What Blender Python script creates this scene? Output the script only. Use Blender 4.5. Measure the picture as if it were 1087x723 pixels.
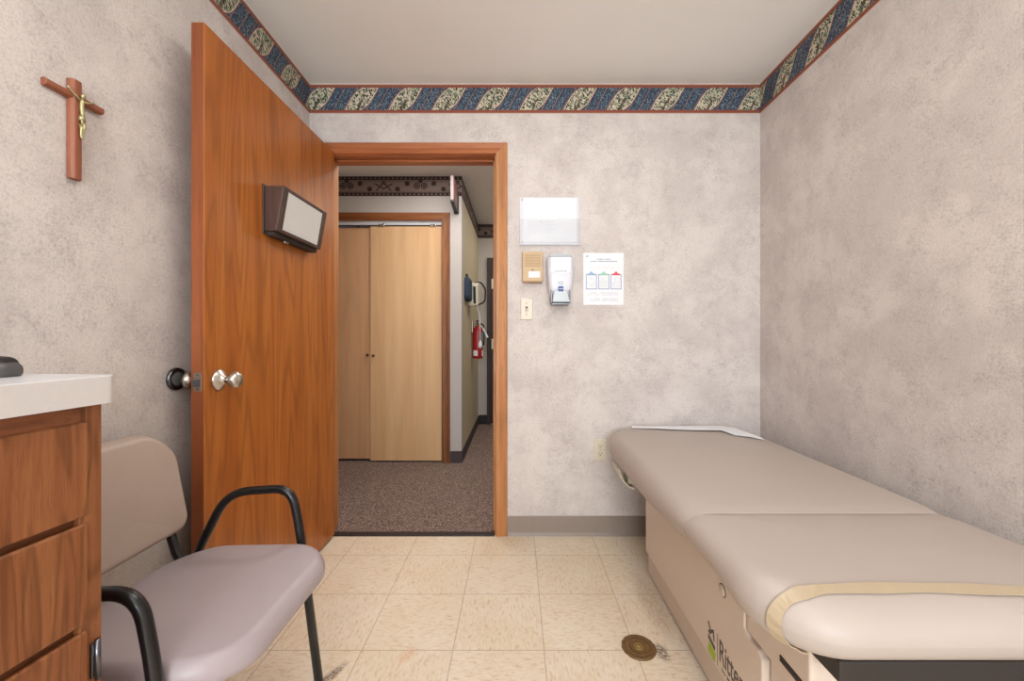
import bpy, bmesh, math, random
from mathutils import Vector, Matrix

random.seed(7)
PI = math.pi
SC = bpy.context.scene
for o in list(bpy.data.objects):
    bpy.data.objects.remove(o)
COL = SC.collection

# ------------------------------------------------------------------ camera
FPX, CAMZ, D = 430.0, 1.052, 2.134          # focal length in px of the 1087 px frame, eye height, distance of the far wall
cam = bpy.data.cameras.new('camera')
cam.sensor_width = 36.0
cam.lens = 36.0 * FPX / 1087.0
cam.shift_x = -4.5 / 1087.0
cam.shift_y = -5.5 / 1087.0
cam.clip_start = 0.02
camo = bpy.data.objects.new('camera', cam)
camo.location = (0, 0, CAMZ)
camo.rotation_euler = (PI / 2, 0, 0)
COL.objects.link(camo)
SC.camera = camo

# ------------------------------------------------------------------ light and exposure
SC.view_settings.view_transform = 'Standard'
SC.view_settings.look = 'None'
SC.view_settings.gamma = 1.0
SC.view_settings.use_curve_mapping = False
SC.view_settings.exposure = 0.15
world = bpy.data.worlds.new('world')
SC.world = world
world.use_nodes = True
bg = world.node_tree.nodes['Background']
bg.inputs[0].default_value = (0.8, 0.85, 1.0, 1)
bg.inputs[1].default_value = 0.25


def area(name, loc, rot, sx, sy, watts, color):
    l = bpy.data.lights.new(name, 'AREA')
    l.shape = 'RECTANGLE'
    l.size, l.size_y = sx, sy
    l.energy = watts
    l.color = color
    o = bpy.data.objects.new(name, l)
    o.location = loc
    o.rotation_euler = rot
    COL.objects.link(o)
    return o


area('ceiling_lamp', (0.15, 0.80, 2.37), (0, 0, 0), 0.6, 1.2, 10, (1.0, 0.97, 0.91))
area('window_daylight', (0.10, -3.05, 1.40), (PI / 2 + 0.15, 0, 0), 1.6, 1.3, 90, (0.83, 0.93, 1.0))
area('ceiling_lamp_rear', (0.12, -1.05, 2.37), (0, 0, 0), 0.6, 1.2, 12, (1.0, 0.97, 0.93))
area('hall_lamp', (-0.25, 2.72, 2.365), (0, 0, 0), 0.9, 0.4, 15, (1.0, 0.97, 0.93))
area('hall_lamp_far', (0.35, 4.2, 2.365), (0, 0, 0), 0.4, 0.6, 8, (1.0, 0.93, 0.80))


# ------------------------------------------------------------------ node helpers
def srgb(r, g, b):
    def f(c):
        c /= 255.0
        return c / 12.92 if c <= 0.04045 else ((c + 0.055) / 1.055) ** 2.4
    return (f(r), f(g), f(b), 1.0)


class NT:
    def __init__(self, name, rough=0.5, metal=0.0, spec=0.5):
        self.m = bpy.data.materials.new(name)
        self.m.use_nodes = True
        self.t = self.m.node_tree
        self.b = self.t.nodes['Principled BSDF']
        self.b.inputs['Roughness'].default_value = rough
        self.b.inputs['Metallic'].default_value = metal
        self.b.inputs['Specular IOR Level'].default_value = spec

    def n(self, typ, **kw):
        nd = self.t.nodes.new(typ)
        for k, v in kw.items():
            setattr(nd, k, v)
        return nd

    def link(self, a, b):
        self.t.links.new(a, b)

    def put(self, sock, v):
        if hasattr(v, 'links') or isinstance(v, bpy.types.NodeSocket):
            self.link(v, sock)
        else:
            sock.default_value = v

    def obj(self):
        return self.n('ShaderNodeTexCoord').outputs['Object']

    def uv(self):
        return self.n('ShaderNodeTexCoord').outputs['UV']

    def pos(self):
        return self.n('ShaderNodeNewGeometry').outputs['Position']

    def map(self, v, scale=(1, 1, 1), loc=(0, 0, 0), rot=(0, 0, 0)):
        nd = self.n('ShaderNodeMapping')
        self.link(v, nd.inputs[0])
        nd.inputs['Scale'].default_value = scale
        nd.inputs['Location'].default_value = loc
        nd.inputs['Rotation'].default_value = rot
        return nd.outputs[0]

    def noise(self, v, scale=1.0, detail=2.0, rough=0.5, dist=0.0):
        nd = self.n('ShaderNodeTexNoise')
        self.link(v, nd.inputs['Vector'])
        nd.inputs['Scale'].default_value = scale
        nd.inputs['Detail'].default_value = detail
        nd.inputs['Roughness'].default_value = rough
        nd.inputs['Distortion'].default_value = dist
        return nd.outputs['Fac']

    def voro(self, v, scale=1.0, out='Distance', feature='F1'):
        nd = self.n('ShaderNodeTexVoronoi', feature=feature)
        self.link(v, nd.inputs['Vector'])
        nd.inputs['Scale'].default_value = scale
        return nd.outputs[out]

    def math(self, op, a, b=0.0, c=0.0):
        nd = self.n('ShaderNodeMath', operation=op)
        self.put(nd.inputs[0], a)
        self.put(nd.inputs[1], b)
        if len(nd.inputs) > 2:
            self.put(nd.inputs[2], c)
        return nd.outputs[0]

    def ss(self, x, a, b):
        nd = self.n('ShaderNodeMapRange', interpolation_type='SMOOTHSTEP')
        self.put(nd.inputs['Value'], x)
        self.put(nd.inputs['From Min'], a)
        self.put(nd.inputs['From Max'], b)
        return nd.outputs['Result']

    def mix(self, f, a, b, mode='MIX'):
        nd = self.n('ShaderNodeMix', data_type='RGBA', blend_type=mode)
        self.put(nd.inputs[0], f)
        self.put(nd.inputs[6], a)
        self.put(nd.inputs[7], b)
        return nd.outputs[2]

    def sep(self, v):
        nd = self.n('ShaderNodeSeparateXYZ')
        self.link(v, nd.inputs[0])
        return nd.outputs

    def comb(self, x, y, z=0.0):
        nd = self.n('ShaderNodeCombineXYZ')
        self.put(nd.inputs[0], x)
        self.put(nd.inputs[1], y)
        self.put(nd.inputs[2], z)
        return nd.outputs[0]

    def bump(self, h, strength=0.2, dist=0.002):
        nd = self.n('ShaderNodeBump')
        self.link(h, nd.inputs['Height'])
        nd.inputs['Strength'].default_value = strength
        nd.inputs['Distance'].default_value = dist
        self.link(nd.outputs[0], self.b.inputs['Normal'])

    def color(self, c):
        self.put(self.b.inputs['Base Color'], c)
        return self.m


def plain(name, rgb, rough=0.5, metal=0.0, grain=0.06, gscale=40, bump=0.0, spec=0.5):
    """A colour with a faint mottling of its own."""
    t = NT(name, rough, metal, spec)
    c = srgb(*rgb)
    f = t.noise(t.obj(), gscale, 4, 0.6)
    dk = tuple(x * (1 - grain * 2) for x in c[:3]) + (1,)
    lt = tuple(min(1, x * (1 + grain)) for x in c[:3]) + (1,)
    if bump:
        t.bump(t.noise(t.obj(), gscale * 8, 3), bump, 0.001)
    return t.color(t.mix(f, dk, lt))


def wood(name, light, dark, grain='Z', scale=1.0, rough=0.4, lines=9.0, amount=0.55, pores=0.5, spec=0.4):
    t = NT(name, rough, 0, spec)
    o = t.obj()
    g = {'X': 0, 'Y': 1, 'Z': 2}[grain]

    def sc(a, b):
        v = [b * scale] * 3
        v[g] = a * scale
        return tuple(v)
    n1 = t.noise(t.map(o, sc(0.42, 4.5)), 1.0, 2.0, 0.45, 0.25)
    ring = t.math('PINGPONG', t.math('MULTIPLY', n1, lines), 0.5)
    ring = t.ss(ring, 0.0, 0.30)
    n2 = t.noise(t.map(o, sc(5.0, 230)), 1.0, 3.0, 0.6)
    n3 = t.noise(t.map(o, sc(0.5, 11)), 1.0, 3.0, 0.5)
    c = t.mix(t.ss(n3, 0.3, 0.7), srgb(*dark), srgb(*light))
    dk2 = tuple(x * 0.52 for x in srgb(*dark)[:3]) + (1,)
    inv = t.math('SUBTRACT', 1.0, ring)
    c = t.mix(t.math('MULTIPLY', inv, amount), c, dk2)
    c = t.mix(t.math('MULTIPLY', t.ss(n2, 0.52, 0.68), pores), c, dk2)
    t.bump(n2, 0.08, 0.001)
    return t.color(c)


# ------------------------------------------------------------------ materials
def m_wallpaper(name, a, b, c, d):
    t = NT(name, 0.62, 0, 0.3)
    p = t.pos()
    n1 = t.noise(p, 4.2, 7, 0.66, 0.2)
    n2 = t.noise(t.map(p, (1, 1, 1), (3, 7, 1)), 11.0, 9, 0.72, 0.2)
    n3 = t.noise(t.map(p, (1, 1, 1), (9, 2, 5)), 140, 4, 0.7)
    n4 = t.noise(t.map(p, (1, 1, 1), (5, 1, 8)), 210, 3, 0.6)
    col = t.mix(t.ss(n1, 0.36, 0.62), srgb(*b), srgb(*a))
    col = t.mix(t.math('MULTIPLY', t.ss(n2, 0.50, 0.70), 0.55), col, srgb(*c))
    sp = t.math('MULTIPLY', t.ss(n3, 0.44, 0.76), t.ss(n2, 0.34, 0.64))
    col = t.mix(t.math('MULTIPLY', sp, 0.75), col, srgb(*d))
    col = t.mix(t.math('MULTIPLY', t.ss(n4, 0.42, 0.74), 0.34), col, srgb(*d))
    t.bump(n4, 0.10, 0.0008)
    return t.color(col)


WALLP = m_wallpaper('mottled_wallpaper', (223, 214, 208), (208, 198, 193), (195, 184, 181), (158, 148, 147))
CEIL = plain('ceiling_paint', (246, 244, 241), 0.8, grain=0.02, gscale=3)
HALLW = plain('hall_wall_vinyl', (190, 182, 176), 0.6, grain=0.04, gscale=90, bump=0.08)
HALLY = plain('hall_wall_warm_light', (196, 184, 156), 0.6, grain=0.03, gscale=60)  # hall side wall, its yellowish light put into the base colour


def m_floor():
    t = NT('vinyl_tile', 0.38, 0, 0.4)
    p = t.pos()
    s = t.sep(p)
    tx = t.math('DIVIDE', t.math('ADD', s[0], 0.516), 0.3045)
    ty = t.math('DIVIDE', t.math('SUBTRACT', s[1], 1.939), 0.293)
    fx, fy = t.math('FLOOR', tx), t.math('FLOOR', ty)
    wn = t.n('ShaderNodeTexWhiteNoise', noise_dimensions='2D')
    t.link(t.comb(fx, fy), wn.inputs['Vector'])
    rnd = wn.outputs['Value']
    ex = t.math('PINGPONG', tx, 0.5)
    ey = t.math('PINGPONG', ty, 0.5)
    e = t.math('MINIMUM', t.math('MULTIPLY', ex, 0.3045), t.math('MULTIPLY', ey, 0.293))
    line = t.math('SUBTRACT', 1.0, t.ss(e, 0.0006, 0.0022))
    par = t.math('PINGPONG', t.math('ADD', fx, fy), 1.0)
    va = t.noise(t.map(p, (36, 120, 1), rot=(0, 0, 0.5)), 1.0, 5, 0.65, 0.6)
    vb = t.noise(t.map(p, (120, 36, 1), rot=(0, 0, 0.4)), 1.0, 5, 0.65, 0.6)
    mv = t.n('ShaderNodeMix', data_type='FLOAT')
    t.put(mv.inputs[0], par)
    t.put(mv.inputs[2], va)
    t.put(mv.inputs[3], vb)
    st = mv.outputs[0]
    low = t.noise(p, 4.0, 4, 0.6)
    c = t.mix(t.ss(low, 0.3, 0.7), srgb(228, 211, 186), srgb(234, 221, 202))
    c = t.mix(t.math('MULTIPLY', t.ss(st, 0.48, 0.72), 0.75), c, srgb(204, 168, 126))
    c = t.mix(t.math('MULTIPLY', t.ss(st, 0.48, 0.26), 0.6), c, srgb(240, 228, 206))
    c = t.mix(t.math('MULTIPLY', t.math('SUBTRACT', rnd, 0.5), 0.22), c, srgb(206, 178, 138))
    c = t.mix(t.math('MULTIPLY', line, 0.55), c, srgb(140, 108, 76))

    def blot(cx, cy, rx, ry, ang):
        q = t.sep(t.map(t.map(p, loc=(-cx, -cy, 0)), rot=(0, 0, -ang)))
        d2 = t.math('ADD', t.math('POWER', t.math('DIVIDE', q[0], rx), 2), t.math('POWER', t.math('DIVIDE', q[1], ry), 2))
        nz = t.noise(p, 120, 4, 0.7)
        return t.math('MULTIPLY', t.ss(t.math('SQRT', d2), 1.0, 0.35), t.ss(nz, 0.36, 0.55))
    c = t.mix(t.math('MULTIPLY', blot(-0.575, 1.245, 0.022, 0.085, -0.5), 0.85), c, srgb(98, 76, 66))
    c = t.mix(t.math('MULTIPLY', blot(-0.36, 1.33, 0.03, 0.05, -0.6), 0.4), c, srgb(214, 150, 96))
    c = t.mix(t.math('MULTIPLY', blot(0.482, 1.345, 0.03, 0.05, 0.1), 0.85), c, srgb(92, 68, 50))
    c = t.mix(t.math('MULTIPLY', blot(0.53, 1.6, 0.06, 0.25, 0.0), 0.35), c, srgb(150, 110, 80))
    c = t.mix(t.math('MULTIPLY', t.ss(t.noise(p, 95, 2, 0.5), 0.72, 0.78), 0.6), c, srgb(120, 90, 66))
    t.bump(e, 0.1, 0.001)
    return t.color(c)


FLOOR = m_floor()


def m_carpet():
    t = NT('speckled_carpet', 0.95, 0, 0.1)
    p = t.pos()
    n = t.noise(p, 150, 3, 0.7)
    w = t.voro(p, 240, 'Color')
    s = t.sep(w)[0]
    c = t.mix(t.ss(n, 0.35, 0.65), srgb(96, 78, 74), srgb(150, 128, 120))
    c = t.mix(t.math('MULTIPLY', t.ss(s, 0.7, 0.8), 0.7), c, srgb(188, 166, 150))
    c = t.mix(t.math('MULTIPLY', t.ss(s, 0.3, 0.2), 0.7), c, srgb(70, 54, 54))
    t.bump(n, 0.8, 0.006)
    return t.color(c)


CARPET = m_carpet()


def m_border():
    """Wallpaper border: terracotta edges, slanted panels of leafy cream and dotted blue."""
    t = NT('leaf_border', 0.6, 0, 0.3)
    uv = t.uv()
    s = t.sep(uv)
    u, v = s[0], s[1]
    P = 0.230
    vv = t.ss(v, 0.12, 0.88)
    vl = t.math('DIVIDE', t.math('SUBTRACT', v, 0.12), 0.76)
    q = t.math('FRACT', t.math('DIVIDE', t.math('SUBTRACT', u, t.math('MULTIPLY', vl, 0.062)), P))
    L = t.math('ADD', 0.03, t.math('MULTIPLY', t.math('POWER', t.math('MAXIMUM', vl, 0.0), 5.0), 0.13))
    R = t.math('SUBTRACT', 0.53, t.math('MULTIPLY', t.math('POWER', t.math('MAXIMUM', t.math('SUBTRACT', 1.0, vl), 0.0), 5.0), 0.13))
    inl = t.ss(t.math('SUBTRACT', q, L), -0.01, 0.01)
    inr = t.ss(t.math('SUBTRACT', R, q), -0.01, 0.01)
    cream = t.math('MULTIPLY', inl, inr)
    edge = t.math('MINIMUM', t.math('ABSOLUTE', t.math('SUBTRACT', q, L)), t.math('ABSOLUTE', t.math('SUBTRACT', q, R)))
    p2 = t.comb(u, t.math('MULTIPLY', v, 0.157))
    pr_ = t.map(p2, (1.0, 1.0, 1), rot=(0, 0, 0.9))
    pw = t.map(pr_, (1.0, 2.1, 1))
    lv = t.voro(pw, 82, 'Distance')
    lc = t.sep(t.voro(pw, 82, 'Color'))
    leaf = t.math('MULTIPLY', t.ss(lv, 0.66, 0.52), t.ss(lc[2], 0.10, 0.14))
    lcol = t.mix(t.ss(lc[0], 0.35, 0.6), srgb(44, 62, 46), srgb(112, 138, 112))
    lcol = t.mix(t.ss(lc[1], 0.66, 0.72), lcol, srgb(52, 40, 30))
    # branching trunk rising through the middle of the panel
    qc = t.math('SUBTRACT', q, t.math('ADD', 0.26, t.math('MULTIPLY', t.noise(p2, 22, 2), 0.1)))
    trunk = t.math('MULTIPLY', t.ss(t.math('ABSOLUTE', qc), 0.045, 0.015), t.ss(vl, 0.75, 0.3))
    ccol = t.mix(leaf, srgb(206, 194, 172), lcol)
    ccol = t.mix(t.math('MULTIPLY', trunk, 0.8), ccol, srgb(62, 46, 34))
    stripe = t.math('PINGPONG', t.math('MULTIPLY', t.math('SUBTRACT', q, 0.53), 8.5), 1.0)
    dots = t.voro(t.map(p2, (1.0, 0.8, 1), rot=(0, 0, -0.45)), 170, 'Distance')
    dc = t.sep(t.voro(t.map(p2, (1.0, 0.8, 1), rot=(0, 0, -0.45)), 170, 'Color'))
    bcol = t.mix(t.ss(stripe, 0.2, 0.8), srgb(62, 74, 96), srgb(78, 100, 118))
    bcol = t.mix(t.math('MULTIPLY', t.ss(dots, 0.34, 0.22), t.ss(dc[0], 0.45, 0.5)), bcol, srgb(168, 180, 172))
    bcol = t.mix(t.math('MULTIPLY', t.ss(dots, 0.5, 0.62), 0.75), bcol, srgb(36, 42, 58))
    bcol = t.mix(t.math('MULTIPLY', t.ss(stripe, 0.14, 0.02), 0.7), bcol, srgb(160, 128, 120))
    c = t.mix(cream, bcol, ccol)
    c = t.mix(t.math('MULTIPLY', t.ss(edge, 0.028, 0.012), t.math('MULTIPLY', cream, 0.9)), c, srgb(226, 206, 180))
    c = t.mix(t.math('MULTIPLY', t.ss(edge, 0.03, 0.012), t.math('MULTIPLY', t.math('SUBTRACT', 1.0, cream), 0.8)), c, srgb(134, 88, 88))
    band = t.math('ADD', t.ss(v, 0.125, 0.115), t.ss(v, 0.875, 0.885))
    tc = t.mix(t.noise(p2, 160, 3), srgb(118, 62, 48), srgb(160, 92, 72))
    c = t.mix(band, c, tc)
    thin = t.math('ADD', t.ss(v, 0.025, 0.01), t.ss(v, 0.975, 0.99))
    c = t.mix(thin, c, srgb(206, 178, 158))
    t.bump(lv, 0.05, 0.0005)
    return t.color(c)


BORDER = m_border()


def m_hall_border():
    t = NT('scroll_border', 0.6, 0, 0.3)
    s = t.sep(t.uv())
    u, v = s[0], s[1]
    P = 0.61
    a = t.math('PINGPONG', u, P / 2)
    y = t.math('MULTIPLY', v, 0.165)
    base = t.mix(t.noise(t.uv(), 60, 3), srgb(112, 96, 92), srgb(140, 122, 114))
    dk = srgb(52, 36, 36)

    def ring(cx, cy, r, w):
        d = t.math('SQRT', t.math('ADD', t.math('POWER', t.math('SUBTRACT', a, cx), 2), t.math('POWER', t.math('SUBTRACT', y, cy), 2)))
        return t.ss(t.math('ABSOLUTE', t.math('SUBTRACT', d, r)), w, w * 0.5)

    def line(x0, y0, slope, w):
        d = t.math('ABSOLUTE', t.math('SUBTRACT', t.math('SUBTRACT', y, y0), t.math('MULTIPLY', t.math('SUBTRACT', a, x0), slope)))
        return t.ss(d, w, w * 0.5)
    m = ring(0.030, 0.085, 0.022, 0.0065)
    m = t.math('MAXIMUM', m, ring(0.030, 0.085, 0.006, 0.007))
    m = t.math('MAXIMUM', m, ring(0.11, 0.105, 0.010, 0.014))
    m = t.math('MAXIMUM', m, ring(0.19, 0.058, 0.010, 0.014))
    m = t.math('MAXIMUM', m, ring(0.305, 0.11, 0.014, 0.004))
    m = t.math('MAXIMUM', m, t.math('MULTIPLY', line(0.305, 0.115, 1.15, 0.010), t.ss(a, 0.235, 0.25)))
    m = t.math('MAXIMUM', m, t.math('MULTIPLY', line(0.305, 0.06, -0.6, 0.008), t.ss(a, 0.225, 0.24)))
    m = t.math('MAXIMUM', m, ring(0.0, 0.125, 0.010, 0.010))
    m = t.math('MAXIMUM', m, t.math('ADD', t.ss(t.math('ABSOLUTE', t.math('SUBTRACT', v, 0.76)), 0.012, 0.006), t.ss(t.math('ABSOLUTE', t.math('SUBTRACT', v, 0.24)), 0.012, 0.006)))
    c = t.mix(m, base, dk)
    band = t.math('ADD', t.ss(v, 0.19, 0.175), t.ss(v, 0.81, 0.825))
    dot = t.ss(t.math('PINGPONG', u, 0.018), 0.011, 0.015)
    dv = t.math('MAXIMUM', t.ss(t.math('ABSOLUTE', t.math('SUBTRACT', v, 0.09)), 0.05, 0.03), t.ss(t.math('ABSOLUTE', t.math('SUBTRACT', v, 0.91)), 0.05, 0.03))
    bc = t.mix(t.math('MULTIPLY', t.math('MULTIPLY', dot, dv), 0.8), dk, srgb(140, 122, 114))
    c = t.mix(band, c, bc)
    return t.color(c)


HBORDER = m_hall_border()

OAKDOOR = wood('oak_veneer_vertical', (186, 112, 48), (166, 92, 36), 'Z', 1.25, 0.34, 15, 0.40, 0.42)
OAKEDGE = wood('oak_edge_vertical', (158, 88, 50), (136, 72, 40), 'Z', 1.3, 0.4, 5, 0.25, 0.35)
OAKTRIMV = wood('oak_trim_vertical', (196, 136, 84), (176, 114, 66), 'Z', 2.4, 0.42, 6, 0.25, 0.55)
OAKTRIMH = wood('oak_trim_horizontal', (184, 112, 68), (160, 88, 50), 'X', 2.2, 0.42, 6, 0.25, 0.40)
CLOSTRIMV = wood('closet_trim_vertical', (150, 96, 56), (122, 72, 38), 'Z', 2.2, 0.45, 7, 0.35, 0.5)
CLOSTRIMH = wood('closet_trim_horizontal', (150, 90, 48), (122, 68, 34), 'X', 2.2, 0.45, 7, 0.35, 0.5)
BIRCH = wood('birch_veneer', (224, 184, 138), (214, 168, 122), 'Z', 0.9, 0.42, 7, 0.10, 0.14)
BIRCHD = wood('birch_veneer_worn', (226, 182, 140), (208, 158, 116), 'Z', 0.8, 0.45, 7, 0.16, 0.14)
CABWOOD = wood('cabinet_oak', (148, 93, 55), (122, 69, 37), 'Z', 5.0, 0.42, 9, 0.55, 0.5)
CABWOODD = wood('cabinet_oak_frame', (150, 95, 58), (124, 71, 39), 'Z', 5.0, 0.45, 8, 0.5, 0.5)
CABWOODH = wood('cabinet_oak_rail', (132, 78, 46), (108, 60, 32), 'Y', 3.4, 0.45, 8, 0.4, 0.5)
CROSSWD = wood('crucifix_wood', (158, 96, 70), (140, 78, 54), 'Z', 4, 0.42, 5, 0.25, 0.35)
CROSSWH = wood('crucifix_wood_bar', (158, 96, 70), (140, 78, 54), 'Y', 4, 0.42, 5, 0.25, 0.35)
WALNUT = wood('dark_walnut_laminate', (92, 70, 62), (74, 54, 48), 'Z', 3, 0.4, 6, 0.3, 0.4)
DARKDOOR = wood('dark_brown_door', (70, 54, 50), (54, 40, 38), 'Z', 1.5, 0.5, 6, 0.3, 0.3)

CHROME = plain('satin_nickel', (205, 200, 192), 0.3, 1.0, 0.03)
STEEL = plain('worn_steel', (170, 160, 145), 0.35, 1.0, 0.12, 120)
GUN = plain('dark_gunmetal', (110, 110, 116), 0.28, 1.0, 0.05)
RUBBER = plain('grey_rubber', (96, 96, 92), 0.6)
BLACKMET = plain('black_enamel_tube', (22, 21, 23), 0.28, 0.0, 0.1)
BLACKPL = plain('black_plastic', (26, 25, 27), 0.45)
DARKSTRIP = plain('dark_vinyl_strip', (44, 36, 36), 0.5)
BASEB = plain('taupe_cove_base', (148, 134, 124), 0.42, grain=0.05, gscale=30)
HBASE = plain('hall_carpet_base', (78, 66, 66), 0.9, grain=0.25, gscale=160)
CHAIRVIN = plain('taupe_vinyl_cool_light', (170, 157, 160), 0.38, grain=0.03, gscale=20, bump=0.05)  # same vinyl as the backrest, with cool window light tinted in
BACKVIN = plain('taupe_back_vinyl', (176, 156, 143), 0.4, grain=0.03, gscale=20, bump=0.05)
TABVIN = plain('beige_table_vinyl', (186, 173, 164), 0.44, grain=0.02, gscale=8, bump=0.04)
TABBASE = plain('beige_enamel', (222, 205, 190), 0.36, grain=0.02, gscale=10)
TABSKIRT = plain('beige_enamel_skirt', (208, 190, 174), 0.4, grain=0.03, gscale=12)
STRAP = plain('tan_elastic', (190, 170, 142), 0.45, grain=0.05, gscale=30)
LAMINATE = plain('grey_white_laminate', (204, 197, 194), 0.35, grain=0.03, gscale=200)
LAMTOP = plain('white_laminate_top', (218, 217, 220), 0.3, grain=0.02, gscale=200)
PAPER = plain('white_paper', (238, 239, 243), 0.6, grain=0.01)
WHITEPAN = plain('white_board', (222, 220, 218), 0.35, grain=0.02)
FAINTINK = plain('faint_grey_print', (196, 198, 208), 0.6)
INK = plain('slate_print', (150, 164, 182), 0.6)
IBLUE = plain('blue_print', (150, 180, 214), 0.6)
IGREEN = plain('green_print', (160, 206, 184), 0.6)
IRED = plain('red_print', (226, 92, 104), 0.6)
IVIOLET = plain('violet_print', (164, 172, 206), 0.6)
FAINTRED = plain('faint_tan_print', (236, 222, 216), 0.6)
IVORY = plain('ivory_plastic', (218, 208, 188), 0.35, grain=0.02)
CREAMPL = plain('cream_plastic', (226, 220, 200), 0.4, grain=0.02)
TANPL = plain('tan_plastic', (204, 174, 134), 0.45, grain=0.03)
TANDK = plain('tan_plastic_groove', (166, 134, 98), 0.5, grain=0.03)
DISPW = plain('white_plastic', (220, 220, 229), 0.3, grain=0.01)
DISPG = plain('grey_plastic', (190, 196, 200), 0.25, grain=0.02)
DISPWIN = plain('white_refill_bag', (246, 248, 252), 0.3, grain=0.02)
NAVY = plain('navy_blue', (38, 76, 140), 0.4)
NAVYCL = plain('navy_cloth', (44, 58, 80), 0.8, grain=0.1)
DARKHOLE = plain('dark_slot', (52, 42, 36), 0.7)
PADSHADE = plain('pad_shade_brown', (46, 40, 37), 0.55)  # dark tone standing in for the shadow under the table pad
BRASSOLD = plain('old_brass', (128, 98, 58), 0.5, 0.35, 0.30, 55, bump=0.3)
BRASSLT = plain('brass_boss', (160, 132, 80), 0.4, 0.5, 0.15)
BRASSFIG = plain('antique_brass', (188, 178, 136), 0.35, 0.7, 0.1)
KNOBBR = plain('bronze_knob', (96, 64, 40), 0.35, 0.7)
REDEXT = plain('red_enamel', (176, 28, 34), 0.3)
LABELG = plain('grey_label', (150, 146, 142), 0.5, grain=0.15, gscale=90)
GREYPL = plain('dark_grey_plastic', (82, 80, 80), 0.38, grain=0.06)
SIGNGREY = plain('grey_pink_sign_edge', (164, 150, 148), 0.5)
SIGNRED = plain('dull_red_sign_face', (140, 90, 88), 0.5)
LIME = plain('lime_print', (166, 190, 52), 0.5)
LOGOINK = plain('charcoal_print', (88, 80, 76), 0.5)


def m_clear(name, tint=(0.97, 0.98, 0.99), alpha=0.35, rough=0.12):
    t = NT(name, rough, 0, 0.5)
    t.b.inputs['Base Color'].default_value = tint + (1,)
    t.b.inputs['Alpha'].default_value = alpha
    return t.m


ACRYLIC = m_clear('clear_acrylic', (0.80, 0.82, 0.87), 0.20)


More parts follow.
